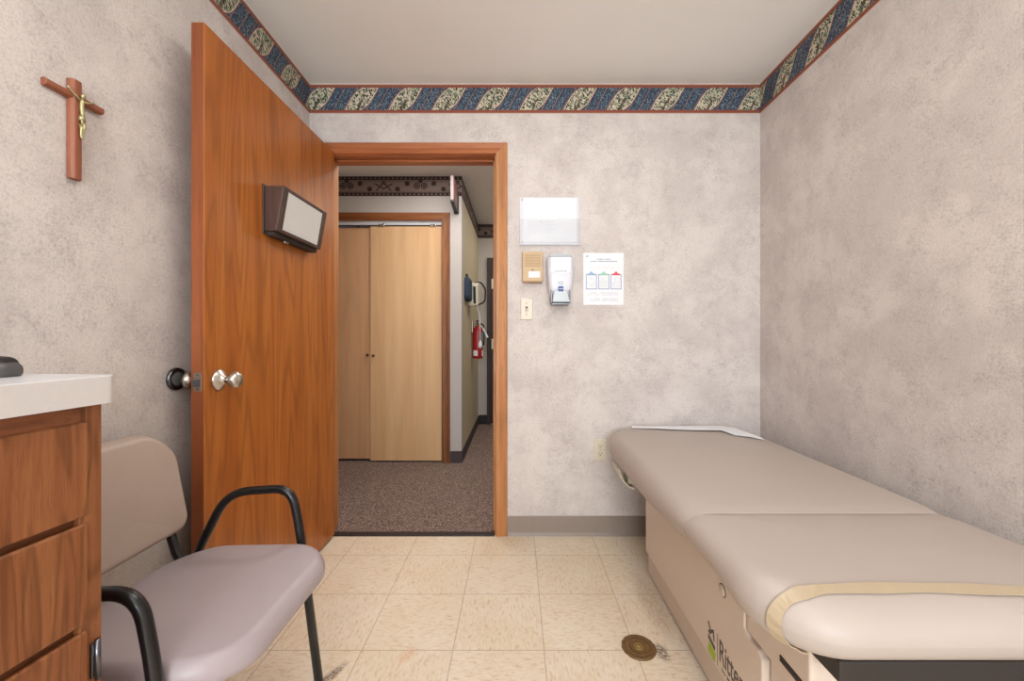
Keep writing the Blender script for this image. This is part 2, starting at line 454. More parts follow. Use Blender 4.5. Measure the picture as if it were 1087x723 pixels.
# ------------------------------------------------------------------ mesh helpers
class MB:
    """Collects shapes into one mesh with several materials."""

    def __init__(self):
        self.bm = bmesh.new()
        self.uv = self.bm.loops.layers.uv.new('UVMap')
        self.mats = []

    def mi(self, mat):
        if mat not in self.mats:
            self.mats.append(mat)
        return self.mats.index(mat)

    def _mark(self, faces, mat, smooth):
        i = self.mi(mat)
        for f in faces:
            f.material_index = i
            f.smooth = smooth

    def hexa(self, pts, mat, bev=0.0, seg=2):
        """Eight corners: lower four counter-clockwise, then the upper four."""
        tb = bmesh.new()
        v = [tb.verts.new(p) for p in pts]
        for q in ((0, 3, 2, 1), (4, 5, 6, 7), (0, 1, 5, 4), (1, 2, 6, 5), (2, 3, 7, 6), (3, 0, 4, 7)):
            tb.faces.new([v[i] for i in q])
        bmesh.ops.recalc_face_normals(tb, faces=tb.faces[:])
        if bev > 0:
            bmesh.ops.bevel(tb, geom=tb.edges[:], offset=bev, segments=seg, profile=0.5, affect='EDGES')
        self.merge(tb, mat, False)

    def box(self, x0, x1, y0, y1, z0, z1, mat, bev=0.0, seg=2, M=None):
        p = [(x0, y0, z0), (x1, y0, z0), (x1, y1, z0), (x0, y1, z0), (x0, y0, z1), (x1, y0, z1), (x1, y1, z1), (x0, y1, z1)]
        p = [Vector(q) for q in p]
        if M is not None:
            p = [M @ q for q in p]
        self.hexa(p, mat, bev, seg)

    def merge(self, tb, mat, smooth, M=None):
        vm = {}
        for v in tb.verts:
            vm[v] = self.bm.verts.new(M @ v.co if M is not None else v.co)
        fs = []
        for f in tb.faces:
            try:
                fs.append(self.bm.faces.new([vm[v] for v in f.verts]))
            except ValueError:
                pass
        self._mark(fs, mat, smooth)
        tb.free()
        return fs

    def rings(self, rings, mat, smooth=True, cap0=True, cap1=True):
        vs = [[self.bm.verts.new(p) for p in r] for r in rings]
        fs = []
        n = len(vs[0])
        for a, b in zip(vs, vs[1:]):
            for i in range(n):
                j = (i + 1) % n
                fs.append(self.bm.faces.new((a[i], a[j], b[j], b[i])))
        if cap0:
            fs.append(self.bm.faces.new(list(reversed(vs[0]))))
        if cap1:
            fs.append(self.bm.faces.new(vs[-1]))
        self._mark(fs, mat, smooth)
        return fs

    def tube(self, pts, r, mat, n=14, cap=True, flat=1.0):
        """A round tube along a polyline."""
        pts = [Vector(p) for p in pts]
        rr = r if isinstance(r, (list, tuple)) else [r] * len(pts)
        rings = []
        up = None
        for i, p in enumerate(pts):
            a = pts[max(i - 1, 0)]
            b = pts[min(i + 1, len(pts) - 1)]
            d = (b - a).normalized()
            if up is None:
                up = Vector((0, 0, 1)) if abs(d.z) < 0.9 else Vector((0, 1, 0))
            s = d.cross(up)
            if s.length < 1e-5:
                s = d.orthogonal()
            s.normalize()
            up = s.cross(d).normalized()
            rings.append([p + s * (rr[i] * math.cos(2 * PI * k / n)) + up * (rr[i] * flat * math.sin(2 * PI * k / n)) for k in range(n)])
        self.rings(rings, mat, True, cap, cap)

    def lathe(self, prof, mat, M, n=28, smooth=True):
        """prof: (radius, height) pairs, spun round local Z."""
        rings = [[M @ Vector((max(r, 1e-4) * math.cos(2 * PI * k / n), max(r, 1e-4) * math.sin(2 * PI * k / n), h)) for k in range(n)] for r, h in prof]
        self.rings(rings, mat, smooth)

    def prism(self, poly, a, b, mat, bev=0.0, seg=2, M=None):
        """poly of (p, q); extruded from a to b along the third axis by the map M: (p, q, r) -> world."""
        tb = bmesh.new()
        lo = [tb.verts.new(M(p, q, a)) for p, q in poly]
        hi = [tb.verts.new(M(p, q, b)) for p, q in poly]
        tb.faces.new(list(reversed(lo)))
        tb.faces.new(hi)
        n = len(poly)
        for i in range(n):
            j = (i + 1) % n
            tb.faces.new((lo[i], lo[j], hi[j], hi[i]))
        bmesh.ops.recalc_face_normals(tb, faces=tb.faces[:])
        if bev > 0:
            bmesh.ops.bevel(tb, geom=tb.edges[:], offset=bev, segments=seg, profile=0.5, affect='EDGES')
        return self.merge(tb, mat, False)

    def build(self, name, parent=None, kind=None, weld=False, keep_uv=False, subsurf=0):
        if parent is not None:
            off = parent.matrix_basis.translation.copy()
            p = parent
            if parent.get('_origin') is not None:
                off = Vector(parent['_origin'])
            bmesh.ops.translate(self.bm, verts=self.bm.verts[:], vec=-off)
        if weld:
            bmesh.ops.remove_doubles(self.bm, verts=self.bm.verts[:], dist=1e-5)
        bmesh.ops.recalc_face_normals(self.bm, faces=self.bm.faces[:])
        me = bpy.data.meshes.new(name)
        self.bm.to_mesh(me)
        self.bm.free()
        for m in self.mats:
            me.materials.append(m)
        o = bpy.data.objects.new(name, me)
        COL.objects.link(o)
        if parent is not None:
            o.parent = parent
            o['_origin'] = tuple(off)
        if kind:
            o['kind'] = kind
        if subsurf:
            md = o.modifiers.new('smooth', 'SUBSURF')
            md.levels = md.render_levels = subsurf
        return o


def tag(o, label, cat, group=None):
    o['label'] = label
    o['category'] = cat
    if group:
        o['group'] = group
    return o


def thing(name, loc, label, cat, group=None):
    o = bpy.data.objects.new(name, None)
    o.empty_display_size = 0.05
    o.location = loc
    o['_origin'] = tuple(loc)
    COL.objects.link(o)
    return tag(o, label, cat, group)


def fillet(pts, r, n=6):
    """Round the inner corners of a polyline."""
    pts = [Vector(p) for p in pts]
    out = [pts[0]]
    for i in range(1, len(pts) - 1):
        a, b, c = pts[i - 1], pts[i], pts[i + 1]
        rr = min(r, (a - b).length * 0.48, (c - b).length * 0.48)
        p0 = b + (a - b).normalized() * rr
        p1 = b + (c - b).normalized() * rr
        for k in range(n + 1):
            t = k / n
            out.append(p0 * (1 - t) ** 2 + b * 2 * t * (1 - t) + p1 * t * t)
    out.append(pts[-1])
    return out


def rrect(x0, x1, y0, y1, rad, n=7):
    """Rounded rectangle, counter-clockwise from the lower right corner; rad = (x1y0, x1y1, x0y1, x0y0)."""
    if not isinstance(rad, (tuple, list)):
        rad = (rad,) * 4
    out = []
    for (cx, cy, sx, sy, a0), r in zip(((x1, y0, -1, 1, -PI / 2), (x1, y1, -1, -1, 0), (x0, y1, 1, -1, PI / 2), (x0, y0, 1, 1, PI)), rad):
        ox, oy = cx + sx * r, cy + sy * r
        for k in range(n + 1):
            a = a0 + (PI / 2) * k / n
            out.append((ox + r * math.cos(a), oy + r * math.sin(a)))
    return out


def pad_rings(x0, x1, y0, y1, z0, z1, rad, e=(0.05, 0.05, 0.05, 0.05), ez=0.05, eb=0.03, crown=0.006, n=7, fn=None):
    """Upholstered slab: e = horizontal rounding at x0, x1, y0, y1; ez its height."""
    if not isinstance(rad, (tuple, list)):
        rad = (rad,) * 4
    res = []

    def ring(f, z):
        i = [q * f for q in e]
        m = max(i)
        rr = [max(r - m * 0.9, 0.0006) for r in rad]
        return [(p, q, z) for p, q in rrect(x0 + i[0], x1 - i[1], y0 + i[2], y1 - i[3], rr, n)]
    for k in range(5):
        a = (k / 4) * PI / 2
        res.append(ring((1 - math.sin(a)) * 0.8 * eb / max(ez, 1e-6), z0 + eb * (1 - math.cos(a))))
    for k in range(0, 9):
        a = (k / 8) * PI / 2
        res.append(ring(1 - math.cos(a), z1 - ez + ez * math.sin(a)))
    last = res[-1]
    cx = sum(p[0] for p in last) / len(last)
    cy = sum(p[1] for p in last) / len(last)
    for k in range(1, 9):
        t = k / 8.6
        res.append([(p[0] + (cx - p[0]) * t, p[1] + (cy - p[1]) * t, z1 + crown * (1 - (1 - t) ** 2)) for p in last])
    if fn:
        res = [[fn(*p) for p in r] for r in res]
    return res


def text_tb(s, w, h, shear=0.0):
    """Lettering as a flat bmesh scaled into a w x h box with its lower left corner at the origin."""
    cu = bpy.data.curves.new('lettering', 'FONT')
    cu.body = s
    cu.shear = shear
    cu.offset = 0.012
    to = bpy.data.objects.new('lettering', cu)
    COL.objects.link(to)
    bpy.context.view_layer.update()
    me = bpy.data.meshes.new_from_object(to.evaluated_get(bpy.context.evaluated_depsgraph_get()))
    bpy.data.objects.remove(to)
    bpy.data.curves.remove(cu)
    tb = bmesh.new()
    tb.from_mesh(me)
    bpy.data.meshes.remove(me)
    xs = [v.co.x for v in tb.verts]
    ys = [v.co.y for v in tb.verts]
    for v in tb.verts:
        v.co.x = (v.co.x - min(xs)) / (max(xs) - min(xs)) * w
        v.co.y = (v.co.y - min(ys)) / (max(ys) - min(ys)) * h
        v.co.z = 0
    ex = bmesh.ops.extrude_face_region(tb, geom=tb.faces[:])
    bmesh.ops.translate(tb, verts=[v for v in ex['geom'] if isinstance(v, bmesh.types.BMVert)], vec=(0, 0, 0.0006))
    return tb


# ------------------------------------------------------------------ the room shell
CH = 2.379                                   # ceiling height
Y0 = -3.15                                   # wall behind the camera


def lx(y): return -1.089 + 0.0221 * (D - y)  # inner face of the left wall (slightly out of square)
def rx(y): return 1.285 - 0.0186 * (D - y)   # inner face of the right wall


b = MB(); b.box(-1.25, 1.45, Y0 - 0.1, D, -0.08, 0.0, FLOOR); b.build('floor', kind='structure')
b = MB(); b.box(-2.0, 1.45, D, 5.0, -0.08, 0.0, CARPET); b.build('floor_hall', kind='structure')
b = MB(); b.box(-1.25, 1.45, Y0 - 0.1, D + 0.06, CH, CH + 0.1, CEIL); b.build('ceiling', kind='structure')
b = MB(); b.box(-2.0, 1.45, D + 0.06, 5.0, CH - 0.01, CH + 0.1, CEIL); b.build('ceiling_hall', kind='structure')


def slab(name, p, q, thick, mat):
    """Vertical wall slab: inner face from p to q, thickness to the given side."""
    bb = MB()
    px, py = p; qx, qy = q
    bb.hexa([(px, py, 0), (qx, qy, 0), (qx + thick, qy, 0), (px + thick, py, 0),
             (px, py, CH), (qx, qy, CH), (qx + thick, qy, CH), (px + thick, py, CH)], mat)
    return bb.build(name, kind='structure')


slab('wall_left', (lx(Y0), Y0), (lx(D), D), -0.1, WALLP)
slab('wall_right', (rx(Y0), Y0), (rx(D), D), 0.1, WALLP)
b = MB(); b.box(-1.25, 1.45, Y0 - 0.1, Y0, 0, CH, WALLP); b.build('wall_rear', kind='structure')

WX0, WX1, WZ = -1.004, -0.096, 2.012         # hole in the far wall
b = MB()
b.box(-1.2, WX0, D, D + 0.12, 0, CH, WALLP)
b.box(WX1, 1.4, D, D + 0.12, 0, CH, WALLP)
b.box(WX0, WX1, D, D + 0.12, WZ, CH, WALLP)
b.build('wall_back', kind='structure')


# wallpaper border round the room
def border(name, p, q, nrm, z0, z1, u0, u1, mat, th=0.0015):
    bb = MB()
    p, q, nrm = Vector((*p, 0)), Vector((*q, 0)), Vector((*nrm, 0)) * th
    pts = [(p, u0), (q, u1)]
    vs = {}
    for i, (a, u) in enumerate(pts):
        for j, z in enumerate((z0, z1)):
            for k in (0, 1):
                vs[i, j, k] = (bb.bm.verts.new(Vector((a.x, a.y, z)) + nrm * k), (u, j))
    for f in (((0, 0, 1), (1, 0, 1), (1, 1, 1), (0, 1, 1)), ((0, 0, 0), (0, 1, 0), (1, 1, 0), (1, 0, 0)),
              ((0, 0, 0), (1, 0, 0), (1, 0, 1), (0, 0, 1)), ((0, 1, 0), (0, 1, 1), (1, 1, 1), (1, 1, 0)),
              ((0, 0, 0), (0, 0, 1), (0, 1, 1), (0, 1, 0)), ((1, 0, 0), (1, 1, 0), (1, 1, 1), (1, 0, 1))):
        fc = bb.bm.faces.new([vs[i][0] for i in f])
        for lp, i in zip(fc.loops, f):
            lp[bb.uv].uv = vs[i][1]
    bb._mark(bb.bm.faces[:], mat, False)
    return bb.build(name, kind='structure')


BZ0, BZ1 = 2.220, 2.374
UO = 0.0505
border('trim_1', (lx(D), D), (rx(D), D), (0, -1), BZ0, BZ1, 0 + UO, rx(D) - lx(D) + UO, BORDER)
border('trim_2', (lx(Y0), Y0), (lx(D), D), (1, 0), BZ0, BZ1, -(D - Y0) + UO, UO, BORDER)
border('trim_3', (rx(D), D), (rx(Y0), Y0), (-1, 0), BZ0, BZ1, 2.374 + UO, 2.374 + D - Y0 + UO, BORDER)

# cove base, right of the doorway and along the side walls
COVE = [(0, 0), (-0.016, 0), (-0.013, 0.006), (-0.0065, 0.016), (-0.006, 0.098), (-0.004, 0.101), (0, 0.101)]
b = MB(); b.prism(COVE, -0.044, rx(D), BASEB, M=lambda p, q, r: Vector((r, D + p, q))); b.build('baseboard_back', kind='structure')
b = MB(); b.prism(COVE, Y0, D - 0.02, BASEB, M=lambda p, q, r: Vector((lx(r) - p, r, q))); b.build('baseboard_left', kind='structure')
b = MB(); b.prism(COVE, Y0, D - 0.02, BASEB, M=lambda p, q, r: Vector((rx(r) + p, r, q))); b.build('baseboard_right', kind='structure')

# door lining, stops and casing
JX0, JX1, JZ = -0.990, -0.113, 1.997
b = MB()
b.box(WX0, JX0, D - 0.001, D + 0.122, 0, JZ, OAKTRIMV)
b.box(JX1, WX1, D - 0.001, D + 0.122, 0, JZ, OAKTRIMV)
b.box(WX0, WX1, D - 0.001, D + 0.122, JZ, WZ, OAKTRIMH)
b.box(JX0, JX0 + 0.011, D + 0.045, D + 0.08, 0, JZ, OAKTRIMV, 0.002)
b.box(JX1 - 0.011, JX1, D + 0.045, D + 0.08, 0, JZ, OAKTRIMV, 0.002)
b.box(JX0, JX1, D + 0.045, D + 0.08, JZ - 0.011, JZ, OAKTRIMH, 0.002)
jamb = b.build('trim_4', kind='structure')
b = MB(); b.box(JX1 - 0.0015, JX1 + 0.001, D + 0.006, D + 0.034, 0.86, 0.96, STEEL); b.build('strike_plate', jamb)


def casing(name, x0, x1, zt, w, y0, y1, mv, mh):
    bb = MB()
    prof = [(0, y1), (0, y0 + 0.004), (0.004, y0), (w * 0.35, y0 + 0.001), (w * 0.5, y0 + 0.0035), (w - 0.008, y0 + 0.001), (w - 0.002, y0 + 0.003), (w, y1)]
    # left leg, head and right leg with mitred corners
    for side in (-1, 1):
        xe = x0 if side < 0 else x1
        lo = [bb.bm.verts.new((xe + side * p, y, 0)) for p, y in prof]
        hi = [bb.bm.verts.new((xe + side * p, y, zt + p)) for p, y in prof]
        fs = []
        for i in range(len(prof) - 1):
            fs.append(bb.bm.faces.new((lo[i], lo[i + 1], hi[i + 1], hi[i])))
        fs.append(bb.bm.faces.new(lo)); fs.append(bb.bm.faces.new(hi))
        bb._mark(fs, mv, False)
    a = [bb.bm.verts.new((x0 - p, y, zt + p)) for p, y in prof]
    c = [bb.bm.verts.new((x1 + p, y, zt + p)) for p, y in prof]
    fs = [bb.bm.faces.new((a[i], a[i + 1], c[i + 1], c[i])) for i in range(len(prof) - 1)]
    fs.append(bb.bm.faces.new(a)); fs.append(bb.bm.faces.new(c))
    bb._mark(fs, mh, False)
    return bb.build(name, kind='structure')


casing('trim_5', JX0 - 0.004, JX1 + 0.005, JZ + 0.004, 0.062, D - 0.017, D, OAKTRIMV, OAKTRIMH)
b = MB(); b.prism([(-0.030, 0), (0.016, 0), (0.012, 0.005), (-0.024, 0.005)], JX0, JX1, DARKSTRIP, M=lambda p, q, r: Vector((r, D + p + 0.014, q)))
b.build('trim_6', kind='structure')

# ------------------------------------------------------------------ the hall
HY, HX, FY = 3.351, -0.452, 4.80
CX1, CZ = -0.615, 1.998                       # closet opening
b = MB()
b.box(CX1, HX, HY, HY + 0.1, 0, CH, HALLW)
b.box(-2.0, CX1, HY, HY + 0.1, CZ, CH, HALLW)
b.box(-2.0, -1.80, HY, HY + 0.1, 0, CZ, HALLW)
b.build('wall_closet', kind='structure')
b = MB(); b.box(-2.0, HX - 0.1, HY + 0.6, HY + 0.65, 0, CH, HALLW); b.build('wall_closet_rear', kind='structure')
b = MB(); b.box(HX - 0.1, HX, HY + 0.1, FY, 0, CH, HALLY); b.build('wall_hall', kind='structure')
b = MB(); b.box(HX - 0.1, 1.2, FY, FY + 0.1, 0, CH, HALLW); b.build('wall_hall_end', kind='structure')
b = MB(); b.box(1.0, 1.1, D + 0.12, FY, 0, CH, HALLW); b.build('wall_hall_right', kind='structure')
b = MB(); b.box(-2.0, -1.9, D + 0.12, HY, 0, CH, HALLW); b.build('wall_hall_left', kind='structure')
b = MB(); b.box(-1.9, WX0, D + 0.12, D + 0.14, 0, CH - 0.01, HALLW); b.box(WX1, 1.0, D + 0.12, D + 0.14, 0, CH - 0.01, HALLW); b.box(WX0, WX1, D + 0.12, D + 0.14, WZ, CH - 0.01, HALLW)
b.build('wall_hall_front', kind='structure')
border('trim_7', (-1.9, HY), (HX, HY), (0, -1), 2.204, 2.366, 0.112, 0.112 + 1.448, HBORDER)
border('trim_8', (HX, HY), (HX, FY), (1, 0), 2.204, 2.366, 0.0, FY - HY, HBORDER)
border('trim_9', (HX, FY), (1.0, FY), (0, -1), 2.204, 2.366, 0.1, 1.55, HBORDER)
b = MB(); b.box(-0.545, HX + 0.008, HY - 0.008, HY, 0, 0.095, HBASE, 0.002); b.build('baseboard_closet', kind='structure')
b = MB(); b.box(HX, HX + 0.008, HY, FY, 0, 0.095, HBASE, 0.002); b.build('baseboard_hall', kind='structure')
b = MB(); b.box(HX + 0.008, -0.345, FY - 0.008, FY, 0, 0.11, BLACKPL, 0.002); b.build('baseboard_hall_end', kind='structure')

casing('trim_10', -1.80, CX1, CZ, 0.068, HY - 0.017, HY, CLOSTRIMV, CLOSTRIMH)
b = MB(); b.box(-1.80, CX1, HY + 0.01, HY + 0.06, 1.968, CZ, LAMTOP); b.box(-1.80, CX1, HY + 0.006, HY + 0.012, 1.957, 1.967, DARKHOLE)
b.build('trim_11', kind='structure')


def knob_small(parent, x, y, z):
    bb = MB()
    M = Matrix.Translation((x, y, z)) @ Matrix.Rotation(PI / 2, 4, 'X')
    bb.lathe([(0.006, 0), (0.004, 0.008), (0.010, 0.014), (0.012, 0.02), (0.009, 0.026), (0.001, 0.028)], KNOBBR, M, 16)
    return bb.build('knob', parent)


def hanger(parent, x, y):
    bb = MB()
    bb.box(x - 0.014, x + 0.014, y, y + 0.004, 1.948, 1.974, STEEL, 0.001)
    bb.lathe([(0.011, 0), (0.013, 0.003), (0.013, 0.006), (0.004, 0.008)], CHROME, Matrix.Translation((x + 0.03, y + 0.004, 1.966)) @ Matrix.Rotation(PI / 2, 4, 'X'), 14)
    bb.build('roller_hanger', parent)


b = MB(); b.box(-1.209, CX1 + 0.002, HY + 0.008, HY + 0.024, 0.012, 1.955, BIRCH, 0.002)
d2 = b.build('door_2', kind='structure')
knob_small(d2, -1.180, HY + 0.008, 0.884)
hanger(d2, -1.13, HY + 0.003); hanger(d2, -0.70, HY + 0.003)
b = MB(); b.box(-1.79, -1.216, HY + 0.030, HY + 0.046, 0.022, 1.950, BIRCHD, 0.002)
d3 = b.build('door_3', kind='structure')
knob_small(d3, -1.236, HY + 0.030, 0.888)
hanger(d3, -1.32, HY + 0.025)

# dark door at the end of the hall
b = MB(); b.box(-0.300, 0.45, FY - 0.02, FY, 0.012, 1.93, DARKDOOR, 0.003)
d4 = b.build('door_4', kind='structure')
for z in (1.66, 0.95):
    b = MB(); b.box(-0.292, -0.262, FY - 0.026, FY - 0.019, z - 0.06, z + 0.06, CREAMPL, 0.002); b.build('hinge', d4)
b = MB()
b.box(-0.346, -0.301, FY - 0.024, FY, 0, 1.967, DARKDOOR, 0.003)
b.box(0.451, 0.50, FY - 0.024, FY, 0, 1.967, DARKDOOR, 0.003)
b.box(-0.301, 0.451, FY - 0.024, FY, 1.931, 1.967, DARKDOOR, 0.003)
b.build('trim_12', kind='structure')

# projecting sign high on the hall wall
r = thing('hall_sign', (-0.496, HY - 0.001, 2.10), 'small grey and red sign box projecting from the hall wall above the closet corner', 'sign')
b = MB(); b.prism([(3.137, 2.105), (3.335, 2.078), (3.335, 2.292), (3.137, 2.292)], -0.510, -0.487, SIGNGREY, 0.002, M=lambda p, q, r_: Vector((r_, p, q))); b.build('housing', r)
b = MB(); b.prism([(3.150, 2.125), (3.325, 2.105), (3.325, 2.280), (3.150, 2.280)], -0.487, -0.483, SIGNRED, 0.001, M=lambda p, q, r_: Vector((r_, p, q))); b.build('sign_face', r)
b = MB(); b.prism([(3.137, 2.088), (3.335, 2.060), (3.335, 2.078), (3.137, 2.105)], -0.511, -0.482, BLACKPL, 0.001, M=lambda p, q, r_: Vector((r_, p, q))); b.build('bottom_cap', r)
b = MB(); b.box(-0.514, -0.474, 3.335, HY, 2.055, 2.235, BLACKPL, 0.002); b.build('mounting_plate', r)

# blood pressure unit on the hall wall
r = thing('blood_pressure_monitor', (HX, 3.85, 1.36), 'cream wall gauge with navy cuff and black cord hung above the extinguisher', 'medical device')
b = MB()
b.rings([[(p[2] + HX, p[0], p[1]) for p in rr] for rr in pad_rings(3.52, 3.76, 1.36, 1.565, 0.0, 0.045, 0.05, (0.02,) * 4, 0.02, 0.005)], NAVYCL)
b.box(HX, HX + 0.02, 3.60, 3.66, 1.55, 1.60, BLACKPL, 0.006)
b.build('cuff', r)
M = Matrix.Translation((HX, 3.88, 1.45)) @ Matrix.Rotation(0.22, 4, 'X')
b = MB(); b.box(0, 0.095, -0.10, 0.08, -0.10, 0.10, CREAMPL, 0.012, 3, M); b.build('gauge_box', r)
b = MB(); b.box(0.050, 0.075, -0.103, -0.099, -0.08, 0.08, BLACKPL, 0.001, 1, M); b.build('dial_panel', r)
b = MB()
pts = [(HX + 0.04 + 0.03 * math.cos(a * 1.1), 3.97 + 0.03 * math.sin(a), 1.56 - 0.010 * a) for a in [i * 0.35 for i in range(60)]]
b.tube(pts, 0.006, BLACKPL, 8)
b.tube(fillet([(HX + 0.05, 3.90, 1.555), (HX + 0.11, 3.94, 1.57), (HX + 0.15, 4.0, 1.50), (HX + 0.14, 4.0, 1.38), (HX + 0.05, 3.97, 1.34)], 0.03), 0.008, BLACKPL, 8)
b.build('coiled_cord', r)
b = MB()
b.tube(fillet([(HX + 0.06, 3.90, 1.36), (HX + 0.095, 3.96, 1.25), (HX + 0.1, 3.96, 0.99)], 0.04), 0.005, PAPER, 8)
b.lathe([(0.004, 0.07), (0.014, 0.05), (0.020, 0.02), (0.018, 0.0), (0.002, -0.012)], PAPER, Matrix.Translation((HX + 0.1, 3.96, 0.935)), 16)
b.build('tube_and_bulb', r)

# fire extinguisher
EX, EY = -0.392, 4.13
r = thing('fire_extinguisher', (EX, EY, 0.815), 'red fire extinguisher with silver valve hung on the hall wall', 'fire extinguisher')
T = Matrix.Translation((EX, EY, 0))
b = MB(); b.lathe([(0.02, 0.815), (0.048, 0.818), (0.052, 0.83), (0.052, 1.09), (0.046, 1.12), (0.028, 1.142), (0.018, 1.15)], REDEXT, T, 28); b.build('cylinder', r)
b = MB()
for a0, a1, z0, z1, m in ((-1.25, 0.15, 0.93, 1.08, LABELG), (-2.5, -1.5, 0.845, 0.90, PAPER), (-0.6, 0.3, 0.84, 0.90, PAPER)):
    n = 8
    rg = [[(EX + rr * math.cos(a0 + (a1 - a0) * k / n), EY + rr * math.sin(a0 + (a1 - a0) * k / n), z) for k in range(n + 1)] for z, rr in ((z0, 0.0525), (z1, 0.0525))]
    vs = [[b.bm.verts.new(p) for p in g] for g in rg]
    b._mark([b.bm.faces.new((vs[0][k], vs[0][k + 1], vs[1][k + 1], vs[1][k])) for k in range(n)], m, True)
b.build('label', r)
b = MB()
b.lathe([(0.018, 1.145), (0.018, 1.165), (0.014, 1.17), (0.014, 1.195), (0.004, 1.198)], STEEL, T, 18)
b.box(EX - 0.012, EX + 0.012, EY - 0.075, EY + 0.01, 1.192, 1.202, BLACKPL, 0.003)
b.box(EX - 0.011, EX + 0.011, EY - 0.07, EY + 0.008, 1.166, 1.175, BLACKPL, 0.003)
b.build('valve', r)
b = MB(); b.tube(fillet([(EX + 0.015, EY, 1.172), (EX + 0.06, EY - 0.01, 1.16), (EX + 0.068, EY - 0.02, 1.06), (EX + 0.062, EY - 0.03, 0.95)], 0.04), 0.008, BLACKPL, 10); b.build('hose', r)
b = MB(); b.hexa([(EX + 0.05, EY - 0.06, 1.13), (EX + 0.066, EY - 0.06, 1.12), (EX + 0.112, EY - 0.058, 1.03), (EX + 0.096, EY - 0.058, 1.03),
                  (EX + 0.05, EY - 0.058, 1.135), (EX + 0.066, EY - 0.058, 1.125), (EX + 0.112, EY - 0.056, 1.035), (EX + 0.096, EY - 0.056, 1.035)], PAPER)
b.tube([(EX + 0.055, EY - 0.058, 1.13), (EX + 0.01, EY - 0.02, 1.18)], 0.002, PAPER, 6)
b.build('inspection_tag', r)
b = MB(); b.box(HX + 0.001, EX - 0.045, EY - 0.03, EY + 0.03, 1.08, 1.2, STEEL, 0.003); b.build('wall_bracket', r)

# ------------------------------------------------------------------ the open door
DX0, DX1, DY0, DY1, DZ0, DZ1 = -0.988, -0.948, 1.230, 2.112, 0.012, 2.004
b = MB()
b.box(DX0, DX1, DY0, DY1, DZ0, DZ1, OAKDOOR, 0.0015, 1)
i = b.mi(OAKEDGE)
b.bm.faces.ensure_lookup_table()
for f in b.bm.faces:
    f.normal_update()
    if abs(f.normal.y) > 0.9 or abs(f.normal.z) > 0.9:
        f.material_index = i
door = b.build('door_1', kind='structure')
KY, KZ = 1.290, 0.910


def knob(side):
    M = Matrix.Translation((DX1 if side > 0 else DX0, KY, KZ)) @ Matrix.Rotation(side * PI / 2, 4, 'Y')
    bb = MB()
    bb.lathe([(0.032, 0.0), (0.034, 0.003), (0.031, 0.007), (0.020, 0.014), (0.013, 0.019), (0.011, 0.025)], CHROME, M, 32)
    bb.lathe([(0.011, 0.022), (0.011, 0.032), (0.016, 0.036), (0.024, 0.043), (0.027, 0.052), (0.0255, 0.060), (0.019, 0.067), (0.009, 0.0705), (0.001, 0.071)], CHROME, M, 32)
    o = bb.build('door_knob', door)
    return o


knob(1); knob(-1)
b = MB(); b.box(DX0 + 0.008, DX1 - 0.007, DY0 - 0.0012, DY0 + 0.001, 0.882, 0.938, STEEL, 0.0008, 1)
b.prism([(DX0 + 0.012, 0), (DX1 - 0.013, 0), (DX1 - 0.013, -0.004), (DX0 + 0.012, -0.011)], 0.896, 0.918, GUN, 0.001, 1, M=lambda p, q, r_: Vector((p, DY0 + q, r_)))
for z in (0.888, 0.932):
    b.lathe([(0.0035, 0), (0.003, 0.0012), (0.0005, 0.0016)], GUN, Matrix.Translation((DX0 + 0.020, DY0 - 0.001, z)) @ Matrix.Rotation(PI / 2, 4, 'X'), 10)
b.build('latch_plate', door)
for z in (0.25, 1.05, 1.80):
    b = MB(); b.lathe([(0.006, 0), (0.006, 0.09), (0.003, 0.095)], STEEL, Matrix.Translation((DX0 - 0.004, DY1 + 0.003, z)), 12); b.build('hinge', door)

# wall bumper behind the knob
xw = lx(KY)
r = thing('door_stop', (xw, KY, KZ), 'round dark wall bumper behind the door knob', 'door stop')
M = Matrix.Translation((xw, KY - 0.02, KZ + 0.005)) @ Matrix.Rotation(PI / 2, 4, 'Y')
b = MB(); b.lathe([(0.034, 0.0), (0.036, 0.003), (0.034, 0.010), (0.027, 0.013), (0.022, 0.009)], GUN, M, 30); b.build('ring', r)
b = MB(); b.lathe([(0.022, 0.004), (0.022, 0.010), (0.016, 0.012), (0.001, 0.010)], RUBBER, M, 24); b.build('rubber_pad', r)

# wedge box with a white panel on the door
r = thing('wall_desk', (DX1, 1.68, 1.44), 'dark brown wedge box with white panel fixed high on the open door', 'fold-up desk')
NY, FYB = 1.515, 1.853
ZT, ZB, PT, PB = 1.612, 1.444, 0.079, 0.050
b = MB()
b.hexa([(DX1 + 0.006, NY, ZB), (DX1 + PB, NY, ZB), (DX1 + PB, FYB, ZB), (DX1 + 0.006, FYB, ZB),
        (DX1 + 0.006, NY, ZT), (DX1 + PT, NY, ZT), (DX1 + PT, FYB, ZT), (DX1 + 0.006, FYB, ZT)], WALNUT, 0.0025)
b.build('box', r)
b = MB(); b.box(DX1, DX1 + 0.006, NY - 0.006, FYB + 0.004, ZB - 0.010, ZT + 0.006, WALNUT, 0.001); b.build('back_board', r)


def wdp(u, v, out):
    """A point on the slanted front: u along the box, v up it, out of it by out."""
    n = Vector((ZT - ZB, 0, -(PT - PB))).normalized()
    return Vector((DX1 + PB + (PT - PB) * v, NY + (FYB - NY) * u, ZB + (ZT - ZB) * v)) + n * out


def wd_panel(u0, u1, v0, v1, a, c, mat, bev):
    bb.hexa([wdp(u0, v0, a), wdp(u0, v0, c), wdp(u1, v0, c), wdp(u1, v0, a), wdp(u0, v1, a), wdp(u0, v1, c), wdp(u1, v1, c), wdp(u1, v1, a)], mat, bev)


